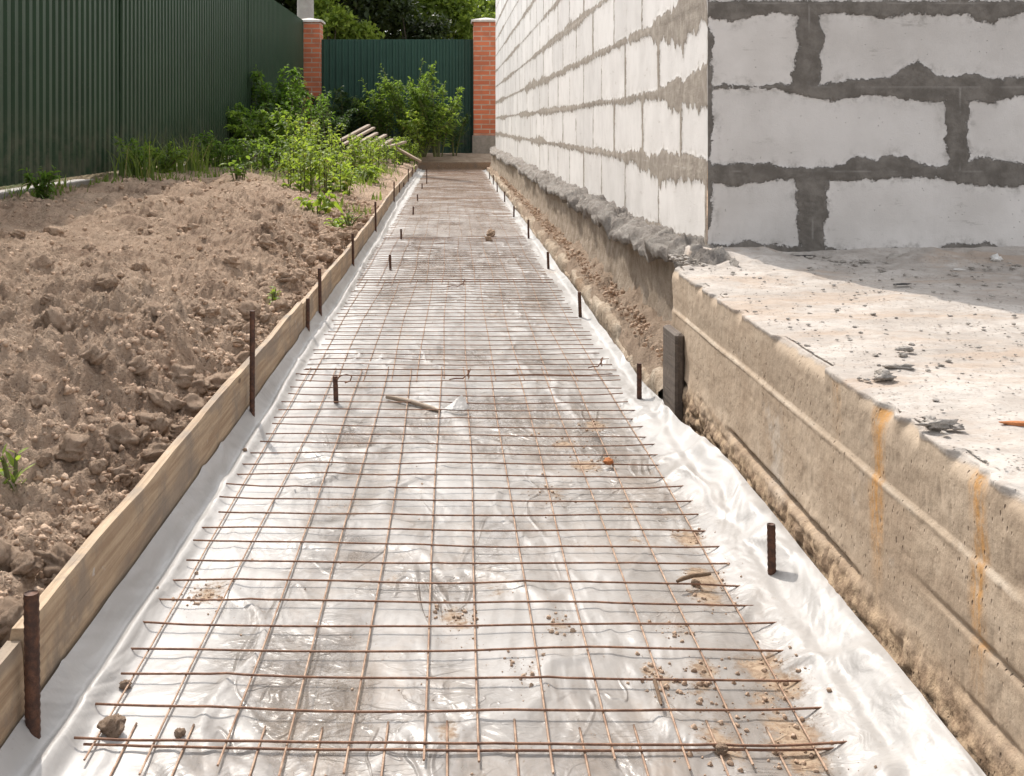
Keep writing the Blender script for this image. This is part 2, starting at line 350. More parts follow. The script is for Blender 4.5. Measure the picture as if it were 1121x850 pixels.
# ------------------------------------------------------------------ ground, one sheet to the horizon
XL = lambda y: np.interp(y, [0, 4.5, 6.5, 9, 15.5], [-.437, -.44, -.455, -.488, -.50])      # inner face of the left formwork
YEND, YSLAB, XS = 15.35, 2.45, .487
def wall_x(y): return .62 - .0055 * (np.asarray(y, float) - 2.68)
def soil_z(X, Y, fine=True):
    b = XL(np.clip(Y, 0, 15.5))
    u = np.clip(b - X, 0, 400)              # distance left of the boards
    z = np.interp(u, [0, .03, .10, .19, .32, .5, .95, 1.9, 2.2, 400], [.045, .055, .085, .125, .175, .215, .262, .292, .30, .30])
    zf = np.interp(u, [0, .1, .45, .95, 1.9, 400], [.085, .115, .17, .23, .29, .30])
    z = z + (zf - z) * sstep(4.5, 9, Y)
    near = sstep(0, .25, u) * (1 - .75 * sstep(7, 13, Y))
    z = z + .10 * fbm(X * 1.5, Y * .9, 3, 11) * near * (1 - sstep(3, 6, u))
    z = z + .050 * (billow(X * 2.6 + Y * .5, Y * 1.1 - X * .4, 3, 14) - .42) * near * (1 - sstep(2.0, 2.2, u))
    if fine:
        k = (1 - .6 * sstep(4, 10, Y)) * sstep(.0, .06, u) * (1 - sstep(2.3, 3, u))
        patch = .60 + .9 * vnoise(X * 2.3, Y * 1.6, 91)
        z = z + k * patch * (.055 * fbm(X * 6, Y * 5, 4, 21) - .052 * (billow(X * 11, Y * 9, 5, 31, .64) - .4) + .024 * (.4 - billow(X * 30, Y * 26, 3, 36, .6)) + .024 * fbm(X * 46, Y * 40, 3, 41, .65))
    return z
def build_ground():
    xs = np.concatenate([[-400, -120, -40, -15, -8, -4, -3, -2.6], np.linspace(-2.45, -1.15, 200), np.linspace(-1.145, -.445, 230), [-.4395, -.4365],
                         np.linspace(-.43, .44, 24), np.linspace(.447, .60, 28), [.64, .75, 1, 2, 4, 8.8, 9.1, 15, 40, 120, 400]])
    ys = np.concatenate([[-400, -120, -40, -15, -6, -3, -1, 0, .5], geom(.85, 17.3, .0045, per=.0052), [17.6, 18, 19, 20, 22, 25, 30, 40, 70, 120, 400]])
    X, Y = np.meshgrid(xs, ys)
    b = XL(np.clip(Y, 0, 15.5))
    # slide the columns near the boards so that the step follows the boards
    shift = (b + .437) * np.clip(1 - np.abs(X + .437) / .35, 0, 1); X = X + shift
    Z = soil_z(X, Y)
    zr = .2 + .03 * fbm(X * .8, Y * .8, 3, 3) * (np.abs(X) < 60)
    path = (X > b + .0002) & (X < .458) & (Y < YEND + .01)
    ledge = (X >= .458) & (X < .62) & (Y < 14.75)
    house = (X >= .458) & (X < 9.0) & (Y < 14.75)
    zr = zr - .15 * (1 - sstep(15.5, 16.6, Y)) * (np.abs(X) < 3); Z = np.where(X > b + .0002, zr, Z)
    zp = -.016 + .004 * fbm(X * 9, Y * 9, 3, 5)
    Z = np.where(path, zp, Z)
    lz = np.interp(X, [.457, .478, .50, .535, .575, .62], [-.012, .055, .082, .100, .135, .16]) + sstep(.458, .49, X) * (.075 * fbm(X * 9, Y * 4.5, 5, 8, .6) + .04 * (billow(X * 24, Y * 18, 4, 9, .6) - .4))
    lz = np.where(Y < YSLAB, np.minimum(lz, -.02), lz)
    Z = np.where(house, -.05, Z); Z = np.where(ledge, lz, Z)
    sand = np.where(path, 1, np.where(ledge, .45, 0)).astype(float)
    sand = np.maximum(sand, sstep(15.4, 15.7, Y) * (1 - sstep(16.3, 17.5, Y)) * sstep(-.6, 0, X) * .8)
    gr = sstep(7, 10, Y) * sstep(.25, .6, b - X) * .75 + sstep(17.3, 19, Y)
    gr = np.clip(np.maximum(gr, sstep(1.55, 1.75, b - X) * .55 * sstep(4, 7, Y)), 0, 1)
    gr = np.maximum(gr, sstep(2.2, 2.6, -X))
    V = np.stack([X, Y, Z], -1).reshape(-1, 3)
    o = obj('ground', mesh('ground', V, gridfaces(*X.shape), M['ground'], True, {'sand': sand, 'grass': gr}))
    tag(o, kind='structure')
build_ground()

# ------------------------------------------------------------------ polythene film on the path
def pix(x, y, z=0.0):
    Y = F * (EYE - z) / (y - CY); return ((x - CX) * Y / F, Y)
DIRT = [(650, 470, .030, 1), (618, 490, .03, .8), (640, 515, .035, .9), (665, 508, .02, .5), (605, 545, .03, .5), (755, 598, .03, .9), (768, 640, .03, 1), (776, 662, .028, .9),
        (745, 700, .02, .5), (835, 742, .03, .9), (853, 760, .03, .9), (838, 775, .022, .7), (868, 815, .035, 1), (878, 836, .03, 1), (790, 822, .03, .8), (768, 742, .018, .8), (765, 765, .018, .7),
        (722, 755, .018, .8), (716, 745, .018, .8), (785, 800, .03, .5), (228, 656, .03, .75), (222, 662, .02, .6), (497, 682, .02, .7), (505, 690, .018, .7), (575, 748, .02, .4), (612, 695, .02, .6),
        (625, 700, .03, .4), (345, 830, .03, .35), (490, 812, .016, .8), (430, 640, .03, .45), (545, 655, .03, .45), (700, 600, .02, .5), (640, 610, .03, .4), (520, 262, .1, .5), (600, 300, .1, .5),
        (450, 320, .12, .4), (540, 350, .08, .5), (380, 560, .05, .4), (450, 540, .05, .35), (560, 430, .06, .4), (690, 560, .03, .5), (600, 470, .03, .5), (735, 570, .02, .5), (545, 480, .03, .3)]
def film_base(X, Y):
    z = .007 + 0 * X
    z = z + .006 * fbm(X * 4, Y * 3, 3, 51)
    fold = fbm(X * 5.5 + 1.2 * fbm(X * 3, Y * 3, 2, 60), Y * 2.2, 3, 52)
    z = z + .007 * np.exp(-(fold / .035) ** 2) * vnoise(X * 4, Y * 3, 53)
    z = z + .004 * (1 - billow(X * 9 + 2 * fbm(X * 4, Y * 2, 2, 61), Y * 4, 3, 54))
    return z
def film_z(X, Y):
    z = film_base(X, Y); l = X - XL(Y)
    wob = .012 * fbm(Y * 2.3, 0 * Y, 3, 56)
    z = z + .034 * sstep(.035, 0, l) + .020 * np.exp(-((l - .040 - wob) / .011) ** 2) * (.35 + .65 * vnoise(Y * 1.7, 0 * Y, 57))
    near = 1 - sstep(2.3, 2.7, Y)
    fr = fbm(X * 7 + 2 * fbm(X * 4, Y * 4, 2, 65), Y * 4.5, 3, 64)
    z = z + sstep(.34, .40, X) * .008 * np.exp(-(fr / .07) ** 2) * near * sstep(.476, .452, X)
    z = z + .030 * sstep(.425, .478, X) * near + .016 * sstep(.36, .42, X) * near * (.4 + vnoise(Y * 5, X * 7, 58)) + .02 * sstep(.43, .46, X) * (1 - near)
    return np.maximum(z, .002)
def build_film():
    ys = geom(.45, YEND - .012, .0055, per=.0045)
    u = np.concatenate([np.linspace(0, .10, 22), np.linspace(.106, .80, 112), np.linspace(.805, 1, 45)])
    U, Y = np.meshgrid(u, ys)
    xl = XL(Y) + .003; xr = np.interp(Y, [1.9, 2.2, 2.6, 6, 15.5], [.4785, .4535, .452, .452, .447]) + .006 * fbm(Y * 3, 0 * Y, 3, 59)
    xr = np.minimum(xr, .4795)
    X = xl + U * (xr - xl); Z = film_z(X, Y)
    dirt = np.zeros_like(X); wx = X + .012 * fbm(X * 30, Y * 30, 3, 71); wy = Y + .02 * fbm(X * 25, Y * 25, 3, 72)
    for (px, py, r, k) in DIRT:
        x0, y0 = pix(px, py); dirt = np.maximum(dirt, k * np.exp(-((wx - x0) / r) ** 2 - ((wy - y0) / (r * 1.5)) ** 2))
    dirt = np.maximum(dirt, .30 * sstep(4, 9, Y) * vnoise(X * 6, Y * 2.2, 73) ** 2)
    contact = sstep(.05, .22, X - xl) * sstep(.02, .16, xr - X)
    contact = contact * (.35 + .65 * sstep(.013, .007, film_base(X, Y)))
    o = obj('plastic_film', mesh('plastic_film', np.stack([X, Y, Z], -1).reshape(-1, 3), gridfaces(*X.shape), M['film'], True, {'dirt': dirt, 'contact': contact}))
    tag(o, 'long sheet of clear wrinkled polythene film lining the path bed under the wire mesh', 'plastic film')
build_film()

# ------------------------------------------------------------------ welded wire mesh sheets
NTH = ['first', 'second', 'third', 'fourth', 'fifth', 'sixth', 'seventh', 'eighth', 'ninth', 'tenth', 'eleventh', 'twelfth', 'thirteenth', 'fourteenth', 'fifteenth']
WR = .00128
EDGES = [(.30, 1.135), (1.083, 2.80), (2.71, 4.44), (4.33, 6.10), (6.02, 7.75), (7.66, 9.40), (9.31, 11.05), (10.96, 12.70), (12.61, 14.3), (14.2, 15.27)]
XLONG = [-.035 + .066 * k for k in range(-5, 7)]
def wire_mesh_z(X, Y):
    z = film_base(np.asarray(X), np.asarray(Y)); p = np.pad(z, 3, mode='edge'); p = np.pad(np.convolve(p, np.array([1, 2, 3, 4, 3, 2, 1]) / 16.0, 'valid'), 3, mode='edge')
    m = np.convolve(p, np.array([1, 2, 3, 4, 3, 2, 1]) / 16.0, 'valid'); return np.maximum(m, .75 * m + .25 * z) + .0016
def cross_mb(y, i, rng, x0=-.392, x1=.412):
    a = rng.uniform(-.008, .008); e = rng.uniform(-.015, .006, 2); sk = .012 - .010 * (y > 3)
    bow = rng.uniform(.004, .010); ph = rng.uniform(0, 6)
    xs = np.linspace(x0 - e[0], x1 + e[1] - .008, 40)
    yy = y + sk * (1 - (xs - x0) / .4) * (xs < 0.008) + a * xs + bow * np.sin(xs * 5 + ph) * .4
    zz = wire_mesh_z(xs, yy) + .0024 + .004 * np.maximum(0, np.abs(xs) - .33) / .08 * rng.uniform(-.6, 1)
    return list(zip(xs, yy, zz))
def long_mb(x, y0, y1, rng):
    ys = np.linspace(y0 - rng.uniform(0, .03), y1 + rng.uniform(0, .03), 60)
    xx = x + .003 * np.sin(ys * 3.1 + x * 40) + rng.uniform(-.004, .004) + .010 * fbm(ys * .9, ys * 0 + 3, 2, 83) * 1
    return list(zip(xx, ys, wire_mesh_z(xx, ys)))
for i, (y0, y1) in enumerate(EDGES):
    rng = np.random.default_rng(100 + i)
    off = [.031, 0, .010, -.012, .006, -.01, .012, 0, -.008, .006][i]
    far = ['sheet ending under the near overlap at the bottom edge', 'sheet lying nearest the camera with wide open squares', 'sheet just beyond the overlap by the bent tie wire', 'sheet in the middle of the path'][i] if i < 4 else 'sheet, %s of the far ones counted away from the camera' % NTH[i - 4]
    lab = 'rusty welded wire mesh ' + far
    ny = max(2, int(round((y1 - y0 - .03) / .0655))); ycs = np.linspace(y0 + .018, y1 - .018, ny + 1)
    lev = .0036 * (i % 2)
    if i == 0: ycs = 1.098 - .076 * np.arange(10)
    if i < 4:
        t = empty('wire_mesh', (0, (y0 + y1) / 2, lev), lab, 'wire mesh', 'wire mesh sheets laid along the path')
        for y in ycs:
            if y < .35: continue
            mb = MB(); mb.tube([(a + off * .5, b - (y0 + y1) / 2, c) for a, b, c in cross_mb(y, i, rng)], WR, 6); mb.build('cross_wire', M['rust'], t)
        for x in XLONG:
            mb = MB(); mb.tube([(a, b - (y0 + y1) / 2, c) for a, b, c in long_mb(x + off, y0, y1, rng)], WR, 6); mb.build('long_wire', M['rustdust'], t)
    else:
        mb = MB()
        for y in ycs: mb.tube(cross_mb(y, i, rng), WR * .9, 4)
        for x in XLONG: mb.tube(long_mb(x + off, y0, y1, rng), WR * .9, 4)
        o = mb.build('wire_mesh', M['rustdust'], None, (0, 0, lev)); tag(o, lab, 'wire mesh', 'wire mesh sheets laid along the path')

# ------------------------------------------------------------------ formwork boards
def board(name, p0, p1, z0, z1, th, mat, label, cat, group, seed=0):
    p0, p1 = Vector(p0), Vector(p1); L = (p1 - p0).length; n = max(6, int(L / .06)); d = (p1 - p0) / L; out = Vector((-d.y, d.x, 0))
    prof = [(0, 0), (0, .25), (0, .55), (0, .9), (.12, 1), (.88, 1), (1, .93), (1, 0)]
    V = []
    for i in range(n + 1):
        s = i / n * L; c = p0 + d * s
        for (a, b) in prof:
            w = .003 * float(fbm(s * 4 + seed * 9, b * 2, 2, seed)); zt = z1 + .006 * float(fbm(s * 3 + seed * 5, 1.0, 3, seed + 5)) + .0025 * float(fbm(s * 40, a * 3, 2, seed + 3))
            q = c + out * (a * th + w); V.append((q.x - p0.x, q.y - p0.y, z0 + (zt - z0) * b))
    k = len(prof); Fc = [(i * k + j, i * k + j + 1, (i + 1) * k + j + 1, (i + 1) * k + j) for i in range(n) for j in range(k - 1)]
    Fc += [tuple(range(k)), tuple(reversed(range(n * k, n * k + k)))]
    me = mesh(name, V, Fc, mat, False); o = obj(name, me, None, (p0.x, p0.y, 0)); return tag(o, label, cat, group)
GB = 'formwork boards along the left edge of the path'
cuts = [(-.3, 1.118, .113, 0), (1.122, 3.19, .126, 0), (3.20, 4.68, .118, .003), (4.685, 6.3, .118, 0), (6.305, 8.6, .12, .002), (8.605, 11.6, .115, 0), (11.605, 15.37, .11, 0)]
BL = ['raw timber formwork board at the bottom left corner before the first tall stake', 'long sandy formwork board running up from the stake at the lower left corner', 'short formwork board between two stakes close together beside the film',
      'formwork board behind the lone stake left of the middle mesh sheet', 'formwork board beside the loose soil where the low leafy weeds begin', 'formwork board beside the bright weeds near the wood pile', 'farthest formwork board of the left edge, ending at the cross board']
for i, (a, b, zt, dx) in enumerate(cuts):
    board('formwork_board', (float(XL(a)) - .001 + dx, a, 0), (float(XL(b)) - .001 + dx, b, 0), -.03, zt, .018, M['wood'], BL[i], 'board', GB, i)
board('formwork_board', (.60, YEND, 0), (-.53, YEND, 0), -.03, .118, -.025, M['endwood'], 'cross formwork board closing the far end of the path', 'board', 'formwork boards along the left edge of the path', 31)

# ------------------------------------------------------------------ rebar stakes
def stake(x, y, ztop, label, group, lean=(0, 0), r=.0056, zbot=-.05, hook=False):
    t = MB(); H = ztop - zbot; n = max(6, int(H / .0042)); pts = []; rad = []
    for i in range(n + 1):
        f = i / n; pts.append((lean[0] * f, lean[1] * f, zbot + f * H)); rad.append(r * (1.06 if i % 2 else .97))
    t.tube(pts, rad, 10)
    if not hook:
        o = t.build('rebar_stake', M['rebar'], None, (x, y, 0)); return tag(o, label, 'stake', group)
    e = empty('rebar_stake', (x, y, 0), label, 'stake', group); t.build('rod', M['rebar'], e)
    h = MB(); h.tube([(0, -.004, ztop - .006), (.008, -.007, ztop + .002), (.022, -.008, ztop + .006), (.034, -.006, ztop + .001), (.030, -.004, ztop - .010), (.018, -.005, ztop - .014)], .0017, 6)
    h.build('tie_wire', M['rust'], e); return e
GS = 'rebar stakes holding the left formwork boards'
st = [(37, 648, .007), (276, 340, .006), (337, 327, .002), (351, 294, .006), (387, 256, .004), (411.6, 221, .004), (431.5, 199, .004), (437.6, 202, 0), (442, 200, 0), (447, 185, .0), (451, 183, 0), (455, 182, 0)]
SL = ['tall rusty rebar stake holding the board at the lower left corner', 'tall rebar stake standing well above the long sandy board', 'low rebar stake level with the board top at the board joint', 'rebar stake just beyond the board joint, taller than its neighbour',
      'rebar stake beside bare soil, fifth along the left boards', 'rebar stake beside the small grass tuft, sixth along the left boards'] + ['rebar stake far along the left boards, %s from the camera' % NTH[k] for k in range(6, 12)]
for i, (px, py, g) in enumerate(st):
    y = 3.0
    for _ in range(30): y = F * (-(float(XL(y)) + .007 + g)) / (CX - px)
    y = min(y, 15.0); x = float(XL(y)) + .007 + g; z = EYE - (py - CY) * y / F
    stake(x, y, z, SL[i], GS, (random.uniform(-.004, .004), random.uniform(-.004, .004)), .0074 if i in (0,) else .0056)
GL = 'rebar stakes along the left side of the mesh'; GR = 'rebar stakes along the right edge of the film'
LI = [(369, 412, 446), (428, 279, 298), (439.5, 251, 265), (452, 226.5, 237), (457.5, 213, 222), (462, 201, 208.5), (467, 185, 203)]
for i, (px, yt, yb) in enumerate(LI):
    x, y = pix(px, yb); h = (yb - yt) * y / F
    stake(x, y, h, ('short rebar stake with a loop of bent tie wire on its top' if i == 0 else 'short rebar stake in the mesh, %s from the camera on the left side' % NTH[i]), GL, (random.uniform(-.006, .006), 0), hook=(i == 0))
RI = [(846, 574, 626), (700, 398, 436), (636, 320, 345), (601, 276, 292.5), (579, 241, 260), (562.5, 226, 237.5), (552.6, 210, 221), (544.5, 200, 210), (540, 192, 202), (536, 189, 196)]
for i, (px, yt, yb) in enumerate(RI):
    zb = .03 if i == 0 else (.018 if i < 5 else .012); x, y = pix(px, yb, zb); h = EYE - (yt - CY) * y / F
    lab = ['dark rebar stake piercing the white film in front of the slab face, nearest the camera', 'dark rebar stake by the upright timber at the slab corner'][i] if i < 2 else 'rebar stake at the foot of the soil ledge, %s from the camera on the right' % NTH[i]
    stake(x, y, h, lab, GR, (random.uniform(-.006, .004), 0))

# ------------------------------------------------------------------ foundation slab, footing, plinth
def build_foundation():
    t = empty('concrete_foundation', (XS, YSLAB, 0), 'thick rough concrete foundation with board marks and orange rust runs beside the path', 'foundation')
    off = np.array([XS, YSLAB, 0])
    zs = np.concatenate([[-.06], np.linspace(-.01, .321, 106)])
    tops = geom(.004, 2.3, .0040, per=.010)
    ys = np.concatenate([[-5, -2, -.5, 0], geom(.3, 1.6, .0034, per=.0), np.arange(1.604, 2.452, .0042), np.linspace(2.46, 2.70, 40), ])
    px_ = np.concatenate([np.zeros(len(zs)), tops, [4, 9]]); pz = np.concatenate([zs, np.full(len(tops) + 2, .321)])
    S, Y = np.meshgrid(np.arange(len(px_)), ys); PX = px_[S]; PZ = pz[S]; face = (S < len(zs))
    zf = PZ
    d = .0022 * fbm(Y * 6, zf * 22, 4, 201) + .0009 * fbm(Y * 75, zf * 75, 3, 202) + .004 * fbm(Y * 2.2, zf * 3, 2, 203)
    low = sstep(.125, .05, zf + .03 * fbm(Y * 5, zf * 2, 3, 204)); d = d + low * (.011 * (billow(Y * 24, zf * 44, 3, 205) - .35) + .004 * fbm(Y * 60, zf * 70, 2, 206) + .006)
    def wob(z0, s): return z0 + .006 * fbm(Y * 1.7, 0 * Y, 3, s)
    r1 = wob(.231, 211); d = d + .0026 * np.exp(-((zf - r1) / .0018) ** 2) * sstep(.40, .65, vnoise(Y * 6, 0 * Y, 212)); d = d - .0025 * sstep(.0, .004, zf - r1) * sstep(.05, .0, zf - r1)
    r2 = wob(.097, 213); d = d - .016 * np.exp(-((zf - r2) / .0048) ** 2) * sstep(.2, .5, vnoise(Y * 5, 0 * Y, 214))
    r3 = wob(.162, 215); d = d - .005 * np.exp(-((zf - r3) / .0035) ** 2) * sstep(.55, .7, vnoise(Y * 3.1, 0 * Y, 216))
    holes = sstep(.78, .88, vnoise(Y * 80, zf * 62, 217)) * sstep(.35, .6, vnoise(Y * 7, zf * 9, 219)) * (.22 + .8 * low) * .004; d = d - holes
    chips = np.exp(-((PZ - .321) / .012) ** 2) * sstep(.58, .85, vnoise(Y * 17, 0 * Y, 218)) * .012
    notch = np.exp(-((Y - 1.25) / .022) ** 2) * np.exp(-((PZ - .321) / .018) ** 2) * .016 + np.exp(-((Y - 1.014) / .015) ** 2) * np.exp(-((PZ - .321) / .010) ** 2) * .010
    d = d - chips - notch
    X0 = np.where(Y > 2.446, XS + .075 * sstep(2.446, 2.462, Y) + 0 * Y, XS)
    Xf = X0 - d
    top_d = .006 * fbm(PX * 5, Y * 5, 4, 221) + .0035 * fbm(PX * 38, Y * 38, 4, 222) + .012 * sstep(.55, .8, vnoise(PX * 9, Y * 7, 223)) * (.3 + .7 * sstep(2.0, 2.65, Y)) * vnoise(PX * 33, Y * 33, 224)
    edge = np.exp(-PX / .005)
    Zt = .321 + top_d * (1 - edge) - edge * (.0015 + sstep(.5, .8, vnoise(Y * 17, 0 * Y, 218)) * .006 + np.exp(-((Y - 1.25) / .022) ** 2) * .016)
    Zt = Zt + .020 * sstep(2.40, 2.66, Y) * sstep(.25, .6, vnoise(PX * 8, Y * 8, 225)) * (PX < 2)
    Xt = X0 + PX - edge * np.interp(PX, [0, .02], [1, 0]) * (d * 0 + .0)
    X = np.where(face, Xf, Xt); Z = np.where(face, PZ - .0015 * np.exp(-((PZ - .321) / .004) ** 2), Zt)
    # tie the first top column to the top of the face
    k = len(zs) - 1; X[:, k + 1] = X[:, k] + .004; X[:, k + 2] = np.maximum(X[:, k + 2], X[:, k + 1] + .002); X[:, k + 3] = np.maximum(X[:, k + 3], X[:, k + 2] + .002)
    obj('slab', mesh('slab', np.stack([X, Y, Z], -1).reshape(-1, 3) - off, gridfaces(*X.shape)[:, ::-1], M['slab']), t)
    # recessed plinth under the wall
    ys = geom(2.44, 14.7, .010, per=.005); zs = np.linspace(-.05, .315, 50); Zg, Y = np.meshgrid(zs, ys)
    Xp = wall_x(Y) - .055 - .012 * fbm(Y * 5, Zg * 7, 4, 231) - .012 * (billow(Y * 14, Zg * 9, 3, 232) - .4) - .02 * sstep(.16, .08, Zg) * vnoise(Y * 6, Zg * 5, 233)
    obj('plinth', mesh('plinth', np.stack([Xp, Y, Zg], -1).reshape(-1, 3) - off, gridfaces(*Y.shape)[:, ::-1], M['plinth']), t)
    # low footing strip along the film with a broken top edge
    ys = geom(2.443, 14.7, .008, per=.004)
    prof = np.array([(0, -.04), (0, 0), (0, .02), (0, .04), (.001, .055), (.006, .066), (.02, .070), (.04, .069), (.06, .05)])
    S, Y = np.meshgrid(np.arange(len(prof)), ys); PX = prof[S, 0]; PZ = prof[S, 1]
    hh = .66 + .55 * fbm(Y * 2.3, 0 * Y, 4, 241) + .5 * (sstep(.45, .55, vnoise(Y * 4, 0 * Y, 242)) - .5)
    X = .4615 + PX - .012 * fbm(Y * 5, PZ * 12, 3, 243) - .012 * fbm(Y * 34, PZ * 50, 4, 244, .65); hh = hh + .35 * fbm(Y * 28, PX * 40, 3, 246); Z = PZ * np.clip(hh, .25, 1.4)
    obj('footing', mesh('footing', np.stack([X, Y, Z], -1).reshape(-1, 3) - off, gridfaces(*Y.shape)[:, ::-1], M['footing']), t)
build_foundation()

# ------------------------------------------------------------------ block house
ZJ0, COURSE, ZB = .526, .206, .322
def joint_fields(u, z, vj, width_h, width_v, seed, zb=ZB, jz0=ZJ0):
    """signed mortar field (m, >0 is mortar) and distance to the joint line; u along the wall"""
    best = np.full(u.shape, -1.0); jd = np.full(u.shape, 1.0)
    nrow = int((z.max() - zb) / COURSE) + 2
    for k in range(-1, nrow):
        zj = jz0 + k * COURSE
        near = np.abs(z - zj) < .12
        if near.any():
            up, dn = width_h(u[near], k, seed)
            dz = z[near] - zj; f = np.where(dz >= 0, up - dz, dn + dz); best[near] = np.maximum(best[near], f); jd[near] = np.minimum(jd[near], np.abs(dz))
        # vertical joints of the course below this line
        rowm = (z <= zj) & (z > zj - COURSE)
        if rowm.any():
            for (uj, w) in vj(k):
                m = rowm & (np.abs(u - uj) < .12)
                if m.any():
                    l, r = width_v(z[m], uj, w, seed)
                    du = u[m] - uj; f = np.where(du < 0, l + du, r - du); best[m] = np.maximum(best[m], f); jd[m] = np.minimum(jd[m], np.abs(du))
    k = np.ceil((z - jz0) / COURSE).astype(int); tone = np.ones(u.shape)
    for q in range(-1, nrow + 1):
        m = k == q
        if m.any(): ed = np.array(sorted(a for a, _ in vj(q))); tone[m] = .90 + .13 * _hash(np.searchsorted(ed, u[m]) + 3 + 0 * u[m], np.full(m.sum(), float(q + 9)), seed + 55)
    return best, jd, tone
def build_house():
    t = empty('block_house', (.62, 2.68, ZB), 'unfinished house of white aerated concrete blocks with smeared grey mortar joints', 'house')
    off = np.array([.62, 2.68, ZB]); TOP = 3.1
    # long side wall
    ys = geom(2.68, 14.62, .0062, per=.0030); zs = np.concatenate([np.arange(ZB - .02, 1.35, .0072), np.arange(1.36, TOP, .013), [TOP]])
    Z, Y = np.meshgrid(zs, ys)
    def vj(k):
        o = .0 if k % 2 == 0 else .30
        return [(2.68 + o + .61 * i + .02 * math.sin(i * 7.1 + k * 3), .0085 + .008 * ((i * 5 + k * 3) % 4 == 0)) for i in range(0, 21)]
    def wh(u, k, s):
        n1 = fbm(u * 2.6 + k * 13, 0 * u, 3, 300 + k); n2 = vnoise(u * 26 + k * 7, 0 * u, 310 + k); n3 = vnoise(u * 70, 0 * u, 320 + k); n4 = vnoise(u * 31 + 5, 0 * u, 330 + k)
        fat = {0: 1.15, 1: .95, 2: 1.15, 3: .8}.get(k, .7) * (.45 + .95 * sstep(.25, .75, vnoise(u * .9 + k * 3.7, 0 * u + k, 340))) * (1 + .45 * sstep(4.2, 2.9, u) * (k < 3)) * (1 - .3 * sstep(5, 10, u)); fat = np.where(k == -1, fat * .5, fat)
        n5 = vnoise(u * 48 + k, 0 * u, 335); n6 = fbm(u * 9 + k, 0 * u, 3, 336); up = (.015 + .022 * n1 + .016 * n6 + .012 * n2 * n4 + .007 * n5) * fat; dn = (.018 - .02 * n1 + .022 * n6 + .026 * n2 * n3 + .010 * n4 * n5) * fat
        return np.maximum(up, .002), np.maximum(dn, .003)
    def wv(z, uj, w, s):
        w = w + .022 * max(0, math.sin(uj * 37.0 + float(z.max()) * 5) - .55) * (uj < 6); return (w + .014 * fbm(z * 14 + uj * 3, 0 * z, 3, 350), w + .014 * fbm(z * 14 + uj * 5, 0 * z, 3, 351))
    mort, jd, tone = joint_fields(Y, Z, vj, wh, wv, 1)
    # corner: mortar dabs down the arris
    jit = .007 * fbm(Y * .0 + np.floor((Y - 2.68) / .61) * 5.3, np.floor((Z - ZJ0) / COURSE) * 3.1, 1, 360)
    X = wall_x(Y) + jit * .25 - .0018 * sstep(-.002, .003, mort) - .0015 * fbm(Y * 9, Z * 12, 4, 361) - .004 * np.exp(-((Y - 2.68) / .004) ** 2) * vnoise(Z * 30, 0 * Z, 362) * -1
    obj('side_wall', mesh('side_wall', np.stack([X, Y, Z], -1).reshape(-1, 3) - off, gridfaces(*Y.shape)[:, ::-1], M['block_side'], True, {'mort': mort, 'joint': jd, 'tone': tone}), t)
    # front wall, facing the camera
    xs = np.concatenate([np.arange(.62, 1.72, .0045), np.arange(1.73, 2.6, .03), [3, 5, 8.6]]); zs = np.concatenate([np.arange(ZB - .02, 1.14, .0045), np.arange(1.15, TOP, .03), [TOP]])
    X, Z = np.meshgrid(xs, zs)
    def vjf(k):
        o = {0: .876, 1: 1.236, 2: .868}.get(k, .87 if k % 2 == 0 else 1.236); w = {0: .036, 1: .026, 2: .032}.get(k, .03)
        return [(o + .61 * i, w) for i in range(-1, 13) if o + .61 * i > .64]
    def whf(u, k, s):
        n1 = fbm(u * 7 + k * 13, 0 * u, 3, 400 + k); n2 = fbm(u * 24 + k * 7, 0 * u, 3, 410 + k); m1 = fbm(u * 6 + 30 + k * 11, 0 * u, 3, 420 + k); m2 = vnoise(u * 19 + 3 * k, 0 * u, 430 + k)
        up = .016 + .030 * n1 + .012 * n2; dn = .022 + .020 * m1 + .022 * (m2 - .4)
        if k == 1:
            g = lambda c, w: np.exp(-((u - c) / w) ** 2)
            up = .006 + .014 * sstep(.90, 1.0, u) + .042 * g(1.13, .045) + .012 * g(1.27, .05) + .008 * n2; dn = .004 + .010 * sstep(.78, .86, u) + .02 * g(.93, .06) + .022 * g(1.16, .10) + .022 * g(1.3, .07) + .006 * n1
        if k == 0:
            g = lambda c, w: np.exp(-((u - c) / w) ** 2)
            up = .014 + .026 * g(.99, .03) + .030 * g(1.075, .055) + .016 * g(1.30, .06) + .008 * n2 + .010 * n1; dn = .020 + .010 * g(.68, .05) + .014 * g(1.35, .09) + .012 * n1 + .006 * n2
        if k == 2:
            g = lambda c, w: np.exp(-((u - c) / w) ** 2)
            up = .004 + .004 * n1 + 0 * u; dn = .026 + .014 * g(.66, .07) + .018 * g(1.31, .04) + .008 * g(1.05, .06) + .008 * n2 + .014 * n1
        return np.maximum(up, .002), np.maximum(dn, .003)
    def wvf(z, uj, w, s):
        return (w + .018 * fbm(z * 15 + uj * 3, 0 * z, 3, 450), w + .018 * fbm(z * 15 + uj * 5, 0 * z, 3, 451))
    mort, jd, tone = joint_fields(X, Z, vjf, whf, wvf, 2)
    mort = np.maximum(mort, .010 + .016 * fbm(Z * 14, 0 * Z, 3, 460) - (X - .62) - .010 * sstep(.55, .45, vnoise(Z * 4, 0 * Z, 461)))
    mort = np.maximum(mort, ZB + .012 + .03 * fbm(X * 9, 0 * X, 3, 462) - Z)
    Yf = 2.68 - .0022 * sstep(-.002, .003, mort) - .0012 * fbm(X * 9, Z * 9, 4, 463) + 0 * X
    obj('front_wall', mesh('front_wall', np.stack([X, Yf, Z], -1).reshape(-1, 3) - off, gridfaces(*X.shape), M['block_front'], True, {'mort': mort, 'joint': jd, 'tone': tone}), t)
    mb = MB()
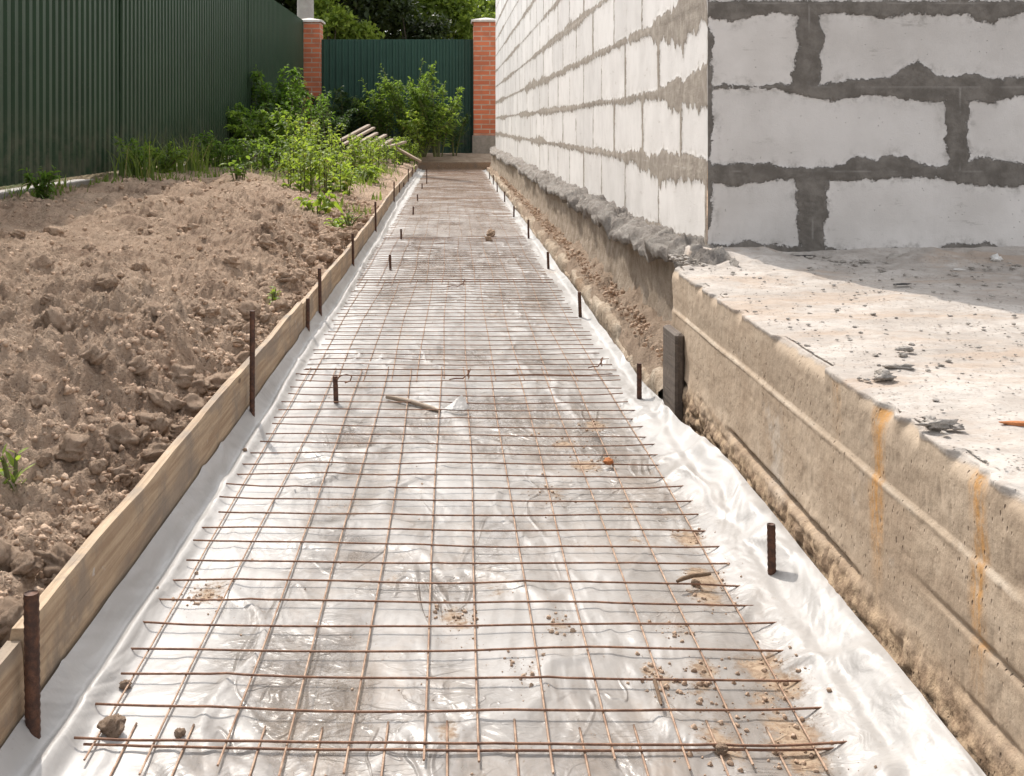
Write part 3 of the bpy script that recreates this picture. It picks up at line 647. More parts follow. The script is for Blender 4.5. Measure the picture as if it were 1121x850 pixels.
    xe = float(wall_x(14.62)); a = np.array
    V = [(xe + .004, 14.62, ZB), (8.6, 14.62, ZB), (8.6, 14.62, TOP), (xe + .004, 14.62, TOP), (8.6, 2.684, ZB), (8.6, 2.684, TOP), (.624, 2.684, TOP), (xe + .25, 14.3, TOP), (8.3, 14.3, TOP), (8.3, 3, TOP), (.9, 3, TOP)]
    mb.add([tuple(a(p) - off) for p in V], [(0, 3, 2, 1), (4, 1, 2, 5), (3, 6, 10, 7), (6, 5, 9, 10), (5, 2, 8, 9), (2, 3, 7, 8)]); mb.build('rear_walls', M['block_back'], t, smooth=False)
    # squeezed-out mortar along the foot of the side wall
    ys = np.concatenate([np.linspace(2.43, 2.68, 50)[:-1], geom(2.68, 14.64, .0062, per=.0032)]); s = np.linspace(0, 1, 48); S, Y = np.meshgrid(s, ys)
    wx = wall_x(Y); lip = .086 + .034 * fbm(Y * 3.2, 0 * Y, 3, 500) + .022 * fbm(Y * 15, 0 * Y, 4, 501, .65); lip = lip - .02 * sstep(3.2, 2.5, Y)
    X = wx + .012 - (lip + .012) * np.interp(S, [0, .72, .84, 1], [0, 1, .97, .42]); drop = .040 + .016 * fbm(Y * 3.2, 0 * Y, 3, 502)
    Z = .343 - np.interp(S, [0, .3, .55, .72, .84, 1], [0, .010, .020, .034, .050, .040]) - sstep(.5, .8, S) * (drop - .03)
    amp = np.interp(S, [0, .12, .8, 1], [.3, 1, 1, .4]); tw = Y + .35 * (X - wx) + .02 * fbm(Y * 9, X * 9, 2, 505)
    lump = .036 * (billow(tw * 7, X * 4, 2, 503) - .35) + .034 * fbm(tw * 24, X * 17, 4, 504, .6) + .034 * (.4 - billow(tw * 21, X * 17, 4, 507, .6))
    lump = lump * (.45 + .95 * vnoise(Y * 2.1, 0 * Y, 508)); Z = Z + amp * lump - .02 * amp * sstep(.55, .8, vnoise(Y * 3.3, X * 2, 509)); X = X - amp * .35 * lump * sstep(.4, .8, S)
    obj('mortar_bead', mesh('mortar_bead', np.stack([X, Y, Z], -1).reshape(-1, 3) - off, gridfaces(*Y.shape)[:, ::-1], M['bead']), t)
build_house()

# ------------------------------------------------------------------ fences, pillars, pole
def corrugated(name, p0, p1, z0, z1, pitch, depth, mat, parent, org):
    p0, p1 = np.array(p0, float), np.array(p1, float); L = np.linalg.norm(p1 - p0); d = (p1 - p0) / L; nn = np.array([-d[1], d[0]])
    prof = [(0, 0), (.42, 0), (.54, 1), (.86, 1), (.985, 0)]
    s = []; h = []
    for k in range(int(math.ceil(L / pitch))):
        for a, b in prof: s.append((k + a) * pitch); h.append(b * depth)
    s = np.array(s); h = np.array(h) ; zz = np.linspace(z0, z1, 6); V = []
    wv = .004 * fbm(s * .6, s * 0, 2, 601)
    for z in zz:
        q = p0[None] + d[None] * s[:, None] + nn[None] * (h + wv * (.4 + z))[:, None]
        V.append(np.column_stack([q, np.full(len(s), z)]))
    V = np.concatenate(V); 
    o = obj(name, mesh(name, V - np.array(org), gridfaces(6, len(s)), mat, False), parent); return o
fx, fy1 = -2.31, 16.95
t = empty('metal_fence', (fx, 9, .3), 'tall olive green corrugated metal fence along the left side of the yard', 'fence')
for a, b in ((-2.0, 2.98), (2.9, 7.68), (7.6, 12.38), (12.3, 17.0)):
    corrugated('profiled_sheet', (fx - .0025 * ((a > 2 and a < 5) or a > 10), b), (fx - .0025 * ((a > 2 and a < 5) or a > 10), a), .325, 2.25, .098, -.016, M['fence'], t, (fx, 9, .3))
for y in (-1.9, .6, 3.1, 5.6, 8.1, 10.6, 13.1, 15.6):
    m = MB(); m.box(-.10, -.04, y - .03 - 9, y + .03 - 9, -.4, 1.9); m.build('post', M['fence'], t, smooth=False)
for z in (.75, 1.9):
    m = MB(); m.box(-.038, -.020, -11, 7.9, z - .32, z - .28); m.build('rail', M['fence'], t, smooth=False)
m = MB(); m.box(-.09, .030, -11, 7.9, -.2, -.004, .004); m.build('concrete_base', M['plinthgrey'], t, smooth=False)
def pillar(x, y, w, z0, z1, label):
    t = empty('brick_pillar', (x, y, z0), label, 'pillar', 'brick gate pillars at the far end of the yard'); h = w / 2
    m = MB(); m.box(-h - .02, h + .02, -h - .02, h + .02, -.1, .28, .006); m.build('base', M['plinthgrey'], t, smooth=False)
    m = MB(); m.box(-h, h, -h, h, .28, z1 - z0, .003); m.build('shaft', M['brick'], t, smooth=False)
    m = MB(); H = z1 - z0; c = h + .035; m.box(-c, c, -c, c, H, H + .035, .005)
    m.add([(-c + .006, -c + .006, H + .0351), (c - .006, -c + .006, H + .0351), (c - .006, c - .006, H + .0351), (-c + .006, c - .006, H + .0351), (0, 0, H + .085)], [(0, 1, 4), (1, 2, 4), (2, 3, 4), (3, 0, 4)])
    m.build('cap', M['cap'], t, smooth=False)
pillar(.49, 17.0, .38, .2, 2.22, 'orange brick pillar with pale cap next to the white block wall')
pillar(-2.24, 17.05, .36, .25, 2.22, 'brick pillar with pale cap at the end of the green side fence')
t = empty('metal_fence', (-.85, 17.05, .2), 'lower bluish green corrugated metal fence between the two brick pillars', 'fence')
corrugated('profiled_sheet', (-2.08, 17.05), (.33, 17.05), .2, 1.97, .098, -.018, M['gate'], t, (-.85, 17.05, .2))
for z in (.45, 1.55):
    m = MB(); m.box(-1.2, 1.145, .028, .055, z, z + .04); m.build('rail', M['gate'], t, smooth=False)
for x in (-1.1, 1.05):
    m = MB(); m.box(x - .03, x + .03, .057, .11, -.2, 1.7); m.build('post', M['gate'], t, smooth=False)
m = MB(); m.tube([(0, 0, -.3), (0, 0, 3), (0, 0, 7.5)], [.15, .14, .10], 16); o = m.build('utility_pole', M['pole'], None, (-2.52, 18.6, .2)); tag(o, 'grey concrete utility pole rising behind the left brick pillar', 'pole')

# ------------------------------------------------------------------ clods and rubble
def ico(sub=3):
    import bmesh
    bm = bmesh.new(); bmesh.ops.create_icosphere(bm, subdivisions=sub, radius=1); V = np.array([v.co[:] for v in bm.verts]); Fc = np.array([[v.index for v in f.verts] for f in bm.faces]); bm.free(); return V, Fc
ICO4, ICO3, ICO2 = ico(4), ico(3), ico(2)
def lump_verts(base, seed, sq=(1, 1, .75), rough=.5):
    V, _ = base
    a = fbm(V[:, 0] * 1.3 + seed * 7.1, V[:, 1] * 1.3 + V[:, 2] * 2.1, 3, seed); b = fbm(V[:, 1] * 3 + 3 * V[:, 2], V[:, 0] * 3 - seed, 3, seed + 9); c = fbm(V[:, 1] * 8 + 5 * V[:, 2], V[:, 0] * 8 - 4 * V[:, 2], 3, seed + 12)
    return V * (1 + rough * 1.1 * a + rough * .7 * b + rough * .28 * c)[:, None] * np.array(sq)
CLODS = [mesh('earth_clod', lump_verts(ICO4, 700 + i, (1, random.uniform(.75, 1), random.uniform(.6, .8)), .62), ICO4[1], M['clod']) for i in range(7)]
def soil_at(x, y): return float(soil_z(np.array([x]), np.array([y]))[0])
def onsoil(px, py, z=.2):
    for _ in range(12):
        x, y = pix(px, py, z); z = .5 * z + .5 * soil_at(x, y)
    return x, y, z
nclod = 0
def clod(x, y, z, r, label, group='clods of earth on the bank', sink=.35, sc=None):
    global nclod
    o = obj('earth_clod', CLODS[nclod % 7], None, (x, y, z + r * (.65 - sink))); nclod += 1
    s = sc or (1, 1, 1); o.scale = (r * s[0], r * s[1], r * s[2]); o.rotation_euler = (random.uniform(-.4, .4), random.uniform(-.4, .4), random.uniform(0, 6.3))
    return tag(o, label, 'clod', group)
for (px, py, r, lab) in ((64, 362, .042, 'large round clod of earth lying alone on the left part of the bank'), (196, 420, .032, 'dark angular clod at the foot of the pale slope of the bank'), (166, 345, .026, 'lone clod on the upper slope above the pale sandy patch'),
                         (152, 296, .028, 'dark clod of earth in the middle of the bare soil'), (252, 292, .03, 'brownish clod at the top of the slope left of the tallest stake'), (45, 300, .035, 'flat dark clod on the far left of the bare soil'), (60, 260, .04, 'dark clod in the shade edge near the fence'), (118, 318, .024, 'pale clod in a hollow of the bare soil'), (225, 365, .02, 'clod just left of the tallest stake'), (100, 405, .022, 'broad clod on the crest of the near bank'), (210, 255, .04, 'clod in the middle distance of the bare soil'), (40, 445, .018, 'clod on the near bank above the left edge sprout'), (290, 262, .034, 'clod near the top of the bare soil beside the distant boards'), (12, 690, .03, 'clod of earth wedged behind the stake at the bottom left corner')):
    x, y, z = onsoil(px, py); clod(x, y, z, r, lab)
rg = random.Random(5); made = 0
while made < 190:
    y = 1.05 + 5.2 * rg.random() ** 1.4; u = abs(rg.gauss(.02, .10)) + .02 if rg.random() < .75 else rg.uniform(.05, 1.2)
    x = float(XL(y)) - .018 - u; r = rg.uniform(.007, .021) * (1.3 if u < .15 else 1.05) * (1 + .12 * y)
    if u < r * .8: continue
    clod(x, y, soil_at(x, y), r, 'small crumbly clod of earth among many on the bank beside the boards', 'small clods scattered on the bank'); made += 1
def scatter(name, n, pick, mat, base, rmin, rmax, seed, nvar=6, power=2.0, flat=.75):
    rng = np.random.default_rng(seed); var = [lump_verts(base, seed + i, (1, .85, flat), .75) for i in range(nvar)]; Vs = []; Fs = []; nb = len(base[0])
    k = 0
    for i in range(n):
        p = pick(rng)
        if p is None: continue
        r = rmin + (rmax - rmin) * rng.random() ** power * (p[3] if len(p) > 3 else 1); a = rng.uniform(0, 6.28); ca, sa = math.cos(a), math.sin(a)
        V = var[i % nvar] * r; V = np.column_stack([V[:, 0] * ca - V[:, 1] * sa, V[:, 0] * sa + V[:, 1] * ca, V[:, 2]]) + np.array([p[0], p[1], p[2] + r * .25]); Vs.append(V); Fs.append(base[1] + nb * k); k += 1
    o = obj(name, mesh(name, np.concatenate(Vs), np.concatenate(Fs), mat)); return o
CR_N = 9000
rr = np.random.default_rng(77); cy = 1.0 + 6.5 * rr.random(CR_N) ** 1.6; near = rr.random(CR_N) < .55
cu = np.where(near, np.abs(rr.normal(0, .13, CR_N)) + .022, rr.uniform(.03, 1.75, CR_N)); cx = XL(cy) - .018 - cu; cz = soil_z(cx, cy); itc = iter(range(CR_N))
def pick_crumb(rng):
    i = next(itc); return (cx[i], cy[i], cz[i], .6 + .14 * cy[i])
tag(scatter('soil_crumbs', CR_N, pick_crumb, M['clod'], ICO2, .0015, .0105, 71, power=3), 'loose crumbs of dry earth covering the bank', 'soil crumbs', None, 'stuff')
def pick_film(rng):
    if rng.random() < .7:
        d = DIRT[rng.integers(0, 26)]; x0, y0 = pix(d[0], d[1]); x = x0 + rng.normal(0, d[2] * .75); y = y0 + rng.normal(0, d[2] * 1.2); k = 1
    else:
        y = .9 + 5 * rng.random() ** 1.5; x = rng.uniform(-.33, .38); k = .5
    return (x, y, float(film_z(np.array([x]), np.array([y]))[0]), k)
tag(scatter('dirt_crumbs', 1700, pick_film, M['clod'], ICO2, .0005, .0036, 72, power=5), 'crumbs of dirt and grit scattered over the polythene film', 'dirt crumbs', None, 'stuff')
def pick_slab(rng):
    if rng.random() < .5: y = 2.67 - abs(rng.normal(0, .10)); x = .52 + 1.2 * rng.random(); k = 1.3
    else: y = rng.uniform(1.0, 2.66); x = .50 + 1.0 * rng.random(); k = .7
    return (x, y, .323, k)
tag(scatter('mortar_crumbs', 4200, pick_slab, M['stone'], ICO3, .0008, .0062, 73, power=3.5, flat=.4), 'crumbs of dried mortar scattered over the top of the foundation', 'mortar crumbs', None, 'stuff')
def pick_ledge(rng):
    y = 2.45 + 9 * rng.random() ** 1.5; x = .475 + .08 * rng.random() ** .8
    return (x, y, .085 + .02 * rng.random(), .7 + .1 * y)
tag(scatter('ledge_crumbs', 2600, pick_ledge, M['clod'], ICO3, .0012, .0075, 74, power=3), 'loose soil crumbs on the narrow ledge below the block wall', 'soil crumbs', None, 'stuff')
# single pieces
def piece(name, px, py, z, size, mat, label, cat, seed, rough=.4, rz=0.0, sink=.3, base=None):
    x, y = pix(px, py, z); V = lump_verts(base or ICO3, seed, size, rough); V[:, 2] -= V[:, 2].min() * (1 - sink)
    o = obj(name, mesh(name, V, (base or ICO3)[1], mat), None, (x, y, z), (0, 0, rz)); return tag(o, label, cat)
ZT = .323
GP = 'chunks of mortar on the foundation top'
for k, (px, py, s, lab, rz) in enumerate([(968, 416, (.013, .009, .006), 'grey mortar chunk near the slab edge, left of two flat flakes', .3), (982, 404, (.016, .010, .004), 'flat dark-edged mortar flake on the slab, middle of three', -.2), (990, 385, (.012, .008, .004), 'small mortar flake on the slab, farthest of the three in a row', 0.2),
        (988, 391, (.006, .005, .003), 'tiny mortar crumb beside the farthest flake', 0), (1030, 468, (.020, .008, .005), 'long rough lump of mortar lying above the rust stained edge', .1), (1018, 463, (.009, .006, .004), 'small lump of mortar touching the long rough lump', .8), (1048, 470, (.007, .006, .003), 'small mortar crumb right of the long rough lump', .2),
        (980, 286, (.022, .010, .008), 'flat grey stone lying at the foot of the shaded block wall', 0), (1057, 282, (.028, .014, .010), 'dark stone half buried in mortar at the foot of the shaded wall', .1), (1090, 288, (.013, .010, .009), 'pale chip of block at the foot of the shaded wall', .5), (905, 284, (.011, .009, .005), 'small grey chip right of the black scrap', .4), (815, 284, (.02, .012, .008), 'lump of mortar close to the house corner', .2)]):
    o = piece('mortar_chunk', px, py, ZT, s, M['pale'] if k == 9 else M['stone'], lab, 'rubble', 800 + k, .95, rz); o['group'] = GP
piece('roofing_scrap', 862, 282, ZT, (.062, .010, .003), M['darkscrap'], 'black strip of roofing scrap lying against the shaded wall', 'scrap', 820, .3, .05)
piece('roofing_scrap', 988, 312, ZT, (.021, .006, .002), M['darkscrap'], 'thin black sliver of roofing scrap on the dusty slab', 'scrap', 821, .35, .25)
piece('dry_leaf', 1013, 284, ZT, (.007, .005, .004), M['yellow'], 'small yellow dry leaf at the foot of the shaded wall', 'leaf', 822, .4)
piece('wood_sliver', 1116, 466, ZT, (.019, .005, .0025), M['orangechip'], 'orange sliver of wood at the right edge of the slab', 'splinter', 823, .3, -.2)
piece('white_scrap', 1050, 296, ZT, (.014, .004, .002), M['pale'], 'thin white scrap lying in the shade on the slab', 'scrap', 824, .3, .0)
GF = 'clods of dirt lying on the film'
for (px, py, r, lab) in ((124, 802, .0125, 'dark clod of dirt lying in the first mesh square on the film'), (138, 751, .0065, 'small clod of dirt by the left end of a mesh wire'), (197, 804, .005, 'tiny clod of dirt right of the dark clod on the film'), (268, 500, .004, 'tiny speck of dirt near the left end of the mesh'), (762, 641, .006, 'flat clod of dirt in the dirt trail on the right of the mesh'), (790, 823, .006, 'clod of dirt near the lower right of the mesh')):
    x, y = pix(px, py, .012); clod(x, y, float(film_z(np.array([x]), np.array([y]))[0]), r, lab, GF, .05)
for k, (px, py, r) in enumerate(((537, 259, .028), (535, 265, .02))):
    x, y = pix(px, py, .01); clod(x, y, .012, r, ['dark clump of dirt far up the path beyond the mesh middle', 'smaller dark clump in front of the far clump of dirt'][k], GF, .1)
piece('brick_chip', 666, 508, .018, (.010, .009, .006), M['orangechip'], 'orange chip of brick lying in the dirt trail on the film', 'brick chip', 830, .4, .3)
def rod(name, a, b, r, mat, label, cat, bend=.0):
    p, q = Vector(a), Vector(b); m = (p + q) / 2 + Vector((0, bend, bend * .3)); mb = MB(); o0 = p
    mb.tube([Vector((0, 0, 0)), (p * .7 + m * .3) - p + Vector((0, 0, .001)), m - p, (q * .7 + m * .3) - p, q - p], [r * .7, r, r, r * .95, r * .6], 7); return tag(mb.build(name, mat, None, p), label, cat)
x0, y0 = pix(423, 433, .02); x1, y1 = pix(482, 447, .02); rod('wooden_stick', (x0, y0, .016), (x1, y1, .014), .0055, M['oldwood'], 'grey wooden stick trapped under the mesh near the tie wire stake', 'stick', .006)
x0, y0 = pix(741, 640, .02); x1, y1 = pix(778, 634, .02); rod('twig', (x0, y0, .024), (x1, y1, .027), .003, M['twig'], 'short dark twig lying across the dirt trail on the right', 'twig', .004)
x0, y0 = pix(716, 744, .02); x1, y1 = pix(724, 772, .02); rod('twig', (x0, y0, .020), (x1, y1, .020), .0022, M['twig'], 'thin twig caught in the film folds on the lower right', 'twig', .004)
# torn film flap and tie wire
x0, y0 = pix(500, 449, .015)
V = [(-.030, .0, .002), (-.01, -.012, .004), (.016, -.012, .003), (.030, .004, .002), (.012, .030, .026), (.004, .020, .024), (-.012, .008, .012), (.022, .012, .012)]
o = obj('torn_film_piece', mesh('torn_film_piece', V, [(0, 1, 6), (1, 5, 6), (1, 2, 5), (2, 7, 4, 5), (2, 3, 7)], M['torn'], False), None, (x0, y0, .015)); tag(o, 'small grey torn flap of film standing up in the middle of the mesh', 'film scrap')
o.modifiers.new('t', 'SOLIDIFY').thickness = .001
def tie(px, py, s, label):
    x, y = pix(px, py, .02); mb = MB(); mb.tube([(-.035 * s, .004, .0), (-.02 * s, -.01, .006), (-.004 * s, -.004, .004), (.010 * s, 0, .014), (.016 * s, .003, .026), (.010 * s, .006, .02), (.012 * s, -.006, .006)], .0017, 6)
    return tag(mb.build('tie_wire', M['rust'], None, (x, y, .022)), label, 'wire', 'twisted tie wires left on the mesh')
tie(508, 417, 1.0, 'twisted rusty tie wire on the mesh overlap near the middle'); tie(503, 315, 1.4, 'twisted tie wire on the far mesh overlap'); tie(655, 404, .7, 'short twisted tie wire near the right side of the mesh')
# dark upright piece added for the shaded concrete edge at the slab corner
mb = MB(); mb.box(-.010, .010, -.07, .07, -.03, .198, .005); o = mb.build('timber_stub', M['darkwood'], None, (.4740, 2.37, 0), (R(-2), R(.6), R(0)), False); tag(o, 'short dark timber offcut standing on end against the corner of the slab', 'timber')

# ------------------------------------------------------------------ lumber pile
GLU = 'wooden laths in the pile among the weeds'
LP = [((-1.36, 12.8, .44), (-.99, 13.9, .63), 'topmost lath of the wood pile, lying on the left'), ((-1.28, 12.6, .41), (-.96, 13.7, .585), 'second lath from the left in the wood pile'), ((-1.20, 12.5, .37), (-.88, 13.7, .545), 'middle lath of the wood pile'),
      ((-1.12, 12.3, .33), (-.80, 13.6, .505), 'lath in front of the middle one in the wood pile'), ((-1.03, 12.2, .26), (-.72, 13.5, .47), 'lowest lath at the front of the wood pile'), ((-.84, 13.0, .36), (-.56, 13.8, .42), 'short lath sticking out to the right of the wood pile'), ((-.86, 13.5, .44), (-.48, 13.2, .22), 'brown lath sloping down across the right end of the wood pile')]
for k, (a, b, lab) in enumerate(LP):
    a, b = Vector(a), Vector(b); b += Vector((random.uniform(-.09, .09), random.uniform(-.2, .1), random.uniform(-.03, .02))); d = b - a; mb = MB(); L = d.length; w_ = random.uniform(.019, .03); mb.box(-w_, w_, 0, L, -.014, .014, .003)
    o = mb.build('wooden_lath', M['oldwood'] if k != 6 else M['wood'], None, a, smooth=False); o.rotation_mode = 'QUATERNION'; o.rotation_quaternion = d.to_track_quat('Y', 'Z'); tag(o, lab, 'lath', GLU)

# ------------------------------------------------------------------ vegetation
def leaf_arrays(P, D, L, W, droop, rng, fold=.25, hi=True):
    P = np.asarray(P, float); D = np.asarray(D, float); n = len(P); D = D / np.linalg.norm(D, axis=1, keepdims=True)
    up = np.tile([0, 0, 1.0], (n, 1)) + rng.normal(0, .35, (n, 3)); S = np.cross(D, up); S /= np.linalg.norm(S, axis=1, keepdims=True) + 1e-9; U = np.cross(S, D)
    L = np.asarray(L)[:, None] * np.ones((n, 1)); W = np.asarray(W)[:, None] * np.ones((n, 1)); v = np.clip(rng.normal(.42, .34, n), 0, 1)
    if hi:
        dz = np.array([0, 0, -1.0])
        pts = [P, P + D * L * .3 + S * W + U * W * fold, P + D * L * .68 + S * W * .72 + U * W * fold * .6 + dz * L * droop * .4, P + D * L * .92 + dz * L * droop, P + D * L * .68 - S * W * .72 + U * W * fold * .6 + dz * L * droop * .4, P + D * L * .3 - S * W + U * W * fold, P + D * L * .5 + dz * L * droop * .22]
        V = np.stack(pts, 1).reshape(-1, 3); b = (np.arange(n) * 7)[:, None]
        Fc = np.concatenate([b + np.array(f) for f in ((0, 6, 1), (1, 6, 2), (2, 6, 3), (3, 6, 4), (4, 6, 5), (5, 6, 0))]); k = 7
    else:
        V = np.stack([P, P + D * L * .45 + S * W + U * W * fold, P + D * L, P + D * L * .45 - S * W + U * W * fold], 1).reshape(-1, 3); b = (np.arange(n) * 4)[:, None]
        Fc = np.concatenate([b + np.array((0, 2, 1)), b + np.array((0, 3, 2))]); k = 4
    return V, Fc, np.repeat(v, k)
def bezier(a, b, c, n):
    t = np.linspace(0, 1, n)[:, None]; return (1 - t) ** 2 * a + 2 * t * (1 - t) * b + t * t * c
def plant(name, loc, h, spread, nst, nleaf, ll, lw, mat, label, cat, group, seed, branch=0, base=.05, droop=.25, start=.12, blen=.3, basespread=.06, lean=(0, 0)):
    rng = np.random.default_rng(seed); e = empty(name, loc, label, cat, group); mb = MB(); P = []; D = []; L = []
    for s in range(nst):
        a = rng.uniform(0, 6.283); q = math.sqrt(rng.random()); hh = h * (1 - .40 * q * rng.random() - .12 * rng.random()); rad = np.array([math.cos(a), math.sin(a), 0])
        p0 = rad * basespread * q * h + np.array([0, 0, -.02]); p2 = rad * spread * q + np.array([lean[0], lean[1], hh]); p1 = p0 * .5 + p2 * .35 + np.array([0, 0, hh * .38]); C = bezier(p0, p1, p2, 9)
        r0 = .004 + .006 * h / 1.4; mb.tube(C, np.linspace(r0, r0 * .25, 9), 5, False)
        def run(C, n, scale, st):
            for t in np.linspace(st, .99, n):
                i = t * 8; k = int(min(i, 7)); p = C[k] + (C[k + 1] - C[k]) * (i - k); tan = C[k + 1] - C[k]; tan = tan / (np.linalg.norm(tan) + 1e-9)
                b = rng.uniform(0, 6.283); o = np.array([math.cos(b), math.sin(b), 0]); o = o - tan * o.dot(tan)
                P.append(p); D.append(o * .9 + tan * rng.uniform(.1, .8) + rng.normal(0, .15, 3)); L.append(ll * scale * rng.uniform(.45, 1.3) * (1.1 - .55 * t))
        run(C, nleaf, 1, start)
        for b in range(branch):
            t = rng.uniform(.18, .9); i = t * 8; k = int(min(i, 7)); p = C[k] + (C[k + 1] - C[k]) * (i - k); a2 = rng.uniform(0, 6.283); bl = blen * h * (1.1 - t) * rng.uniform(.6, 1.1)
            q2 = p + np.array([math.cos(a2) * bl * .8, math.sin(a2) * bl * .8, bl * .75]); B = bezier(p, p * .45 + q2 * .55 - np.array([0, 0, bl * .15]), q2, 9); mb.tube(B, np.linspace(r0 * .5, r0 * .15, 9), 4, False); run(B, max(4, int(nleaf * .55)), .8, .15)
    V, Fc, v = leaf_arrays(P, D, np.array(L), np.array(L) * lw, droop, rng)
    obj('foliage', mesh('foliage', V, Fc, mat, False, {'v': v}), e); mb.build('stems', M['stem'], e); return e
def at(px, Y): return (px - CX) * Y / F
def gz(x, y): return soil_at(x, y) if x < -.5 and y < 17 else .2
def P_(name, px, Y, *a, **k):
    x = at(px, Y); return plant(name, (x, Y, gz(x, Y)), *a, **k)
GW = 'weeds growing along the fences'
P_('tall_weed', 450, 15.95, 1.50, .46, 13, 34, .12, .16, M['l_herb'], 'tallest bushy weed with pointed spires in front of the far fence', 'weed', GW, 1, branch=9)
P_('tall_weed', 480, 15.8, 1.22, .50, 13, 34, .12, .16, M['l_herb'], 'round bushy weed just right of the tallest spire', 'weed', GW, 2, branch=9)
P_('tall_weed', 462, 15.65, .80, .55, 14, 24, .11, .18, M['l_bright'], 'low bright weed at the foot of the tallest weed', 'weed', GW, 3, branch=6)
P_('tall_weed', 497, 16.3, .85, .35, 8, 24, .09, .16, M['l_dark'], 'dark weed beside the right brick pillar', 'weed', GW, 4, branch=6)
P_('tall_weed', 420, 16.2, 1.15, .48, 12, 28, .12, .16, M['l_herb'], 'leafy weed left of the tallest spire behind the wood pile', 'weed', GW, 5, branch=7)
for k, (px, Y, h, lab) in enumerate(((378, 16.4, 1.0, 'dark bush in shade right of the left brick pillar'), (350, 15.9, 1.0, 'dark bush in front of the left brick pillar'), (398, 16.6, .9, 'dark bush in deep shade behind the wood pile'), (362, 15.3, .7, 'shaded bush between the left pillar and the wood pile'))):
    P_('dark_bush', px, Y, h, .45, 9, 26, .11, .20, M['l_dark'], lab, 'bush', 'shaded bushes by the left pillar', 20 + k, branch=8)
P_('tall_weed', 303, 12.6, 1.12, .40, 12, 32, .115, .18, M['l_nettle'], 'tall weed with a pointed top against the green side fence', 'weed', GW, 6, branch=8)
P_('tall_weed', 328, 12.4, .85, .48, 12, 28, .12, .20, M['l_nettle'], 'broad weed at the right of the pointed one by the side fence', 'weed', GW, 7, branch=7)
P_('tall_weed', 272, 11.4, .66, .44, 12, 26, .11, .20, M['l_nettle'], 'mid height weed at the left of the pointed one by the side fence', 'weed', GW, 8, branch=6)
P_('tall_weed', 298, 10.4, .58, .48, 13, 24, .12, .22, M['l_herb'], 'broad leafy weed in front of the pointed one', 'weed', GW, 9, branch=6)
GLW = 'low weeds on the soil'
lows = [(255, 9.4, .26, .26, 'l_nettle', 'low dark weed left of the large weed clump'), (285, 8.9, .24, .28, 'l_herb', 'low weed at the front left of the weed clump'), (330, 9.6, .34, .38, 'l_bright', 'bright leafy weed in the middle of the clump'), (352, 10.8, .44, .36, 'l_bright', 'bright weed with large leaves just before the wood pile'),
        (318, 8.3, .24, .30, 'l_bright', 'low bright weed at the front edge of the clump'), (365, 9.2, .28, .36, 'l_bright', 'spreading bright weed right of the clump'), (395, 10.6, .30, .34, 'l_bright', 'bright weed below the wood pile'), (345, 7.3, .20, .26, 'l_bright', 'low weed nearest the bare soil'), (375, 7.9, .18, .28, 'l_bright', 'yellowish low weed beside the bare soil strip'),
        (415, 12.2, .26, .34, 'l_bright', 'low weed right of the wood pile'), (402, 9.5, .16, .24, 'l_bright', 'small weed close to the boards in the distance'), (428, 13.8, .24, .30, 'l_herb', 'low weed near the far end of the boards'), (340, 12.0, .5, .34, 'l_nettle', 'dark leafy weed left of the wood pile'), (385, 11.3, .34, .3, 'l_bright', 'bright weed touching the front of the wood pile'), (445, 14.9, .25, .3, 'l_bright', 'low weed where the boards meet the cross board'), (308, 9.2, .32, .34, 'l_herb', 'leafy weed in the front left part of the clump')]
for k, (px, Y, h, sp, m, lab) in enumerate(lows):
    P_('low_weed', px, Y, h * 1.3 * (.8 + .5 * ((k * 7) % 5) / 4), sp * .85, 13, 16, .080, .23, M[m], lab, 'weed', GLW, 40 + k, branch=2, droop=.4, start=.06, blen=.45, basespread=.6)
P_('leafy_sprout', 348, 6.0, .13, .10, 7, 6, .11, .26, M['l_bright'], 'drooping bright leafy sprout at the front tip of the weeds', 'sprout', GLW, 70, droop=.5, start=.35, basespread=.3)
P_('leafy_sprout', 370, 5.6, .07, .10, 9, 6, .07, .24, M['l_bright'], 'small yellow green sprout on the soil near the sixth stake', 'sprout', GLW, 71, droop=.3, start=.2, basespread=.3)
P_('leafy_sprout', 299, 3.35, .045, .05, 6, 5, .034, .24, M['l_bright'], 'tiny sprout among clods behind the tallest stake', 'sprout', GLW, 72, droop=.3, start=.2, basespread=.3)
P_('leafy_sprout', 382, 5.0, .05, .07, 8, 5, .05, .16, M['l_grass'], 'thin sprout close to the boards by the fifth stake', 'sprout', GLW, 73, droop=.3, start=.2, basespread=.3)
P_('leafy_sprout', 262, 7.2, .13, .09, 7, 6, .09, .2, M['l_herb'], 'small upright sprout alone on the soil before the weed clump', 'sprout', GLW, 74, droop=.3, start=.2, basespread=.3)
P_('leafy_sprout', 15, 1.62, .045, .022, 5, 4, .042, .10, M['l_bright'], 'small green sprout on the bank at the left edge of the picture', 'sprout', GLW, 75, droop=.1, start=.3, basespread=.2)
P_('fence_weed', 48, 5.75, .19, .13, 9, 12, .07, .18, M['l_nettle'], 'leafy weed at the foot of the green fence, nearest the camera', 'weed', GW, 80, branch=3)
P_('fence_weed', 150, 7.2, .26, .18, 10, 14, .08, .18, M['l_nettle'], 'leafy weed at the foot of the fence amid tall grass', 'weed', GW, 81, branch=3)
P_('fence_weed', 178, 7.9, .24, .22, 10, 14, .08, .18, M['l_herb'], 'spreading weed at the foot of the fence right of the tall grass', 'weed', GW, 82, branch=3)
P_('fence_weed', 228, 9.2, .34, .22, 9, 14, .08, .18, M['l_nettle'], 'weed at the foot of the fence left of the mid height weed', 'weed', GW, 83, branch=3)
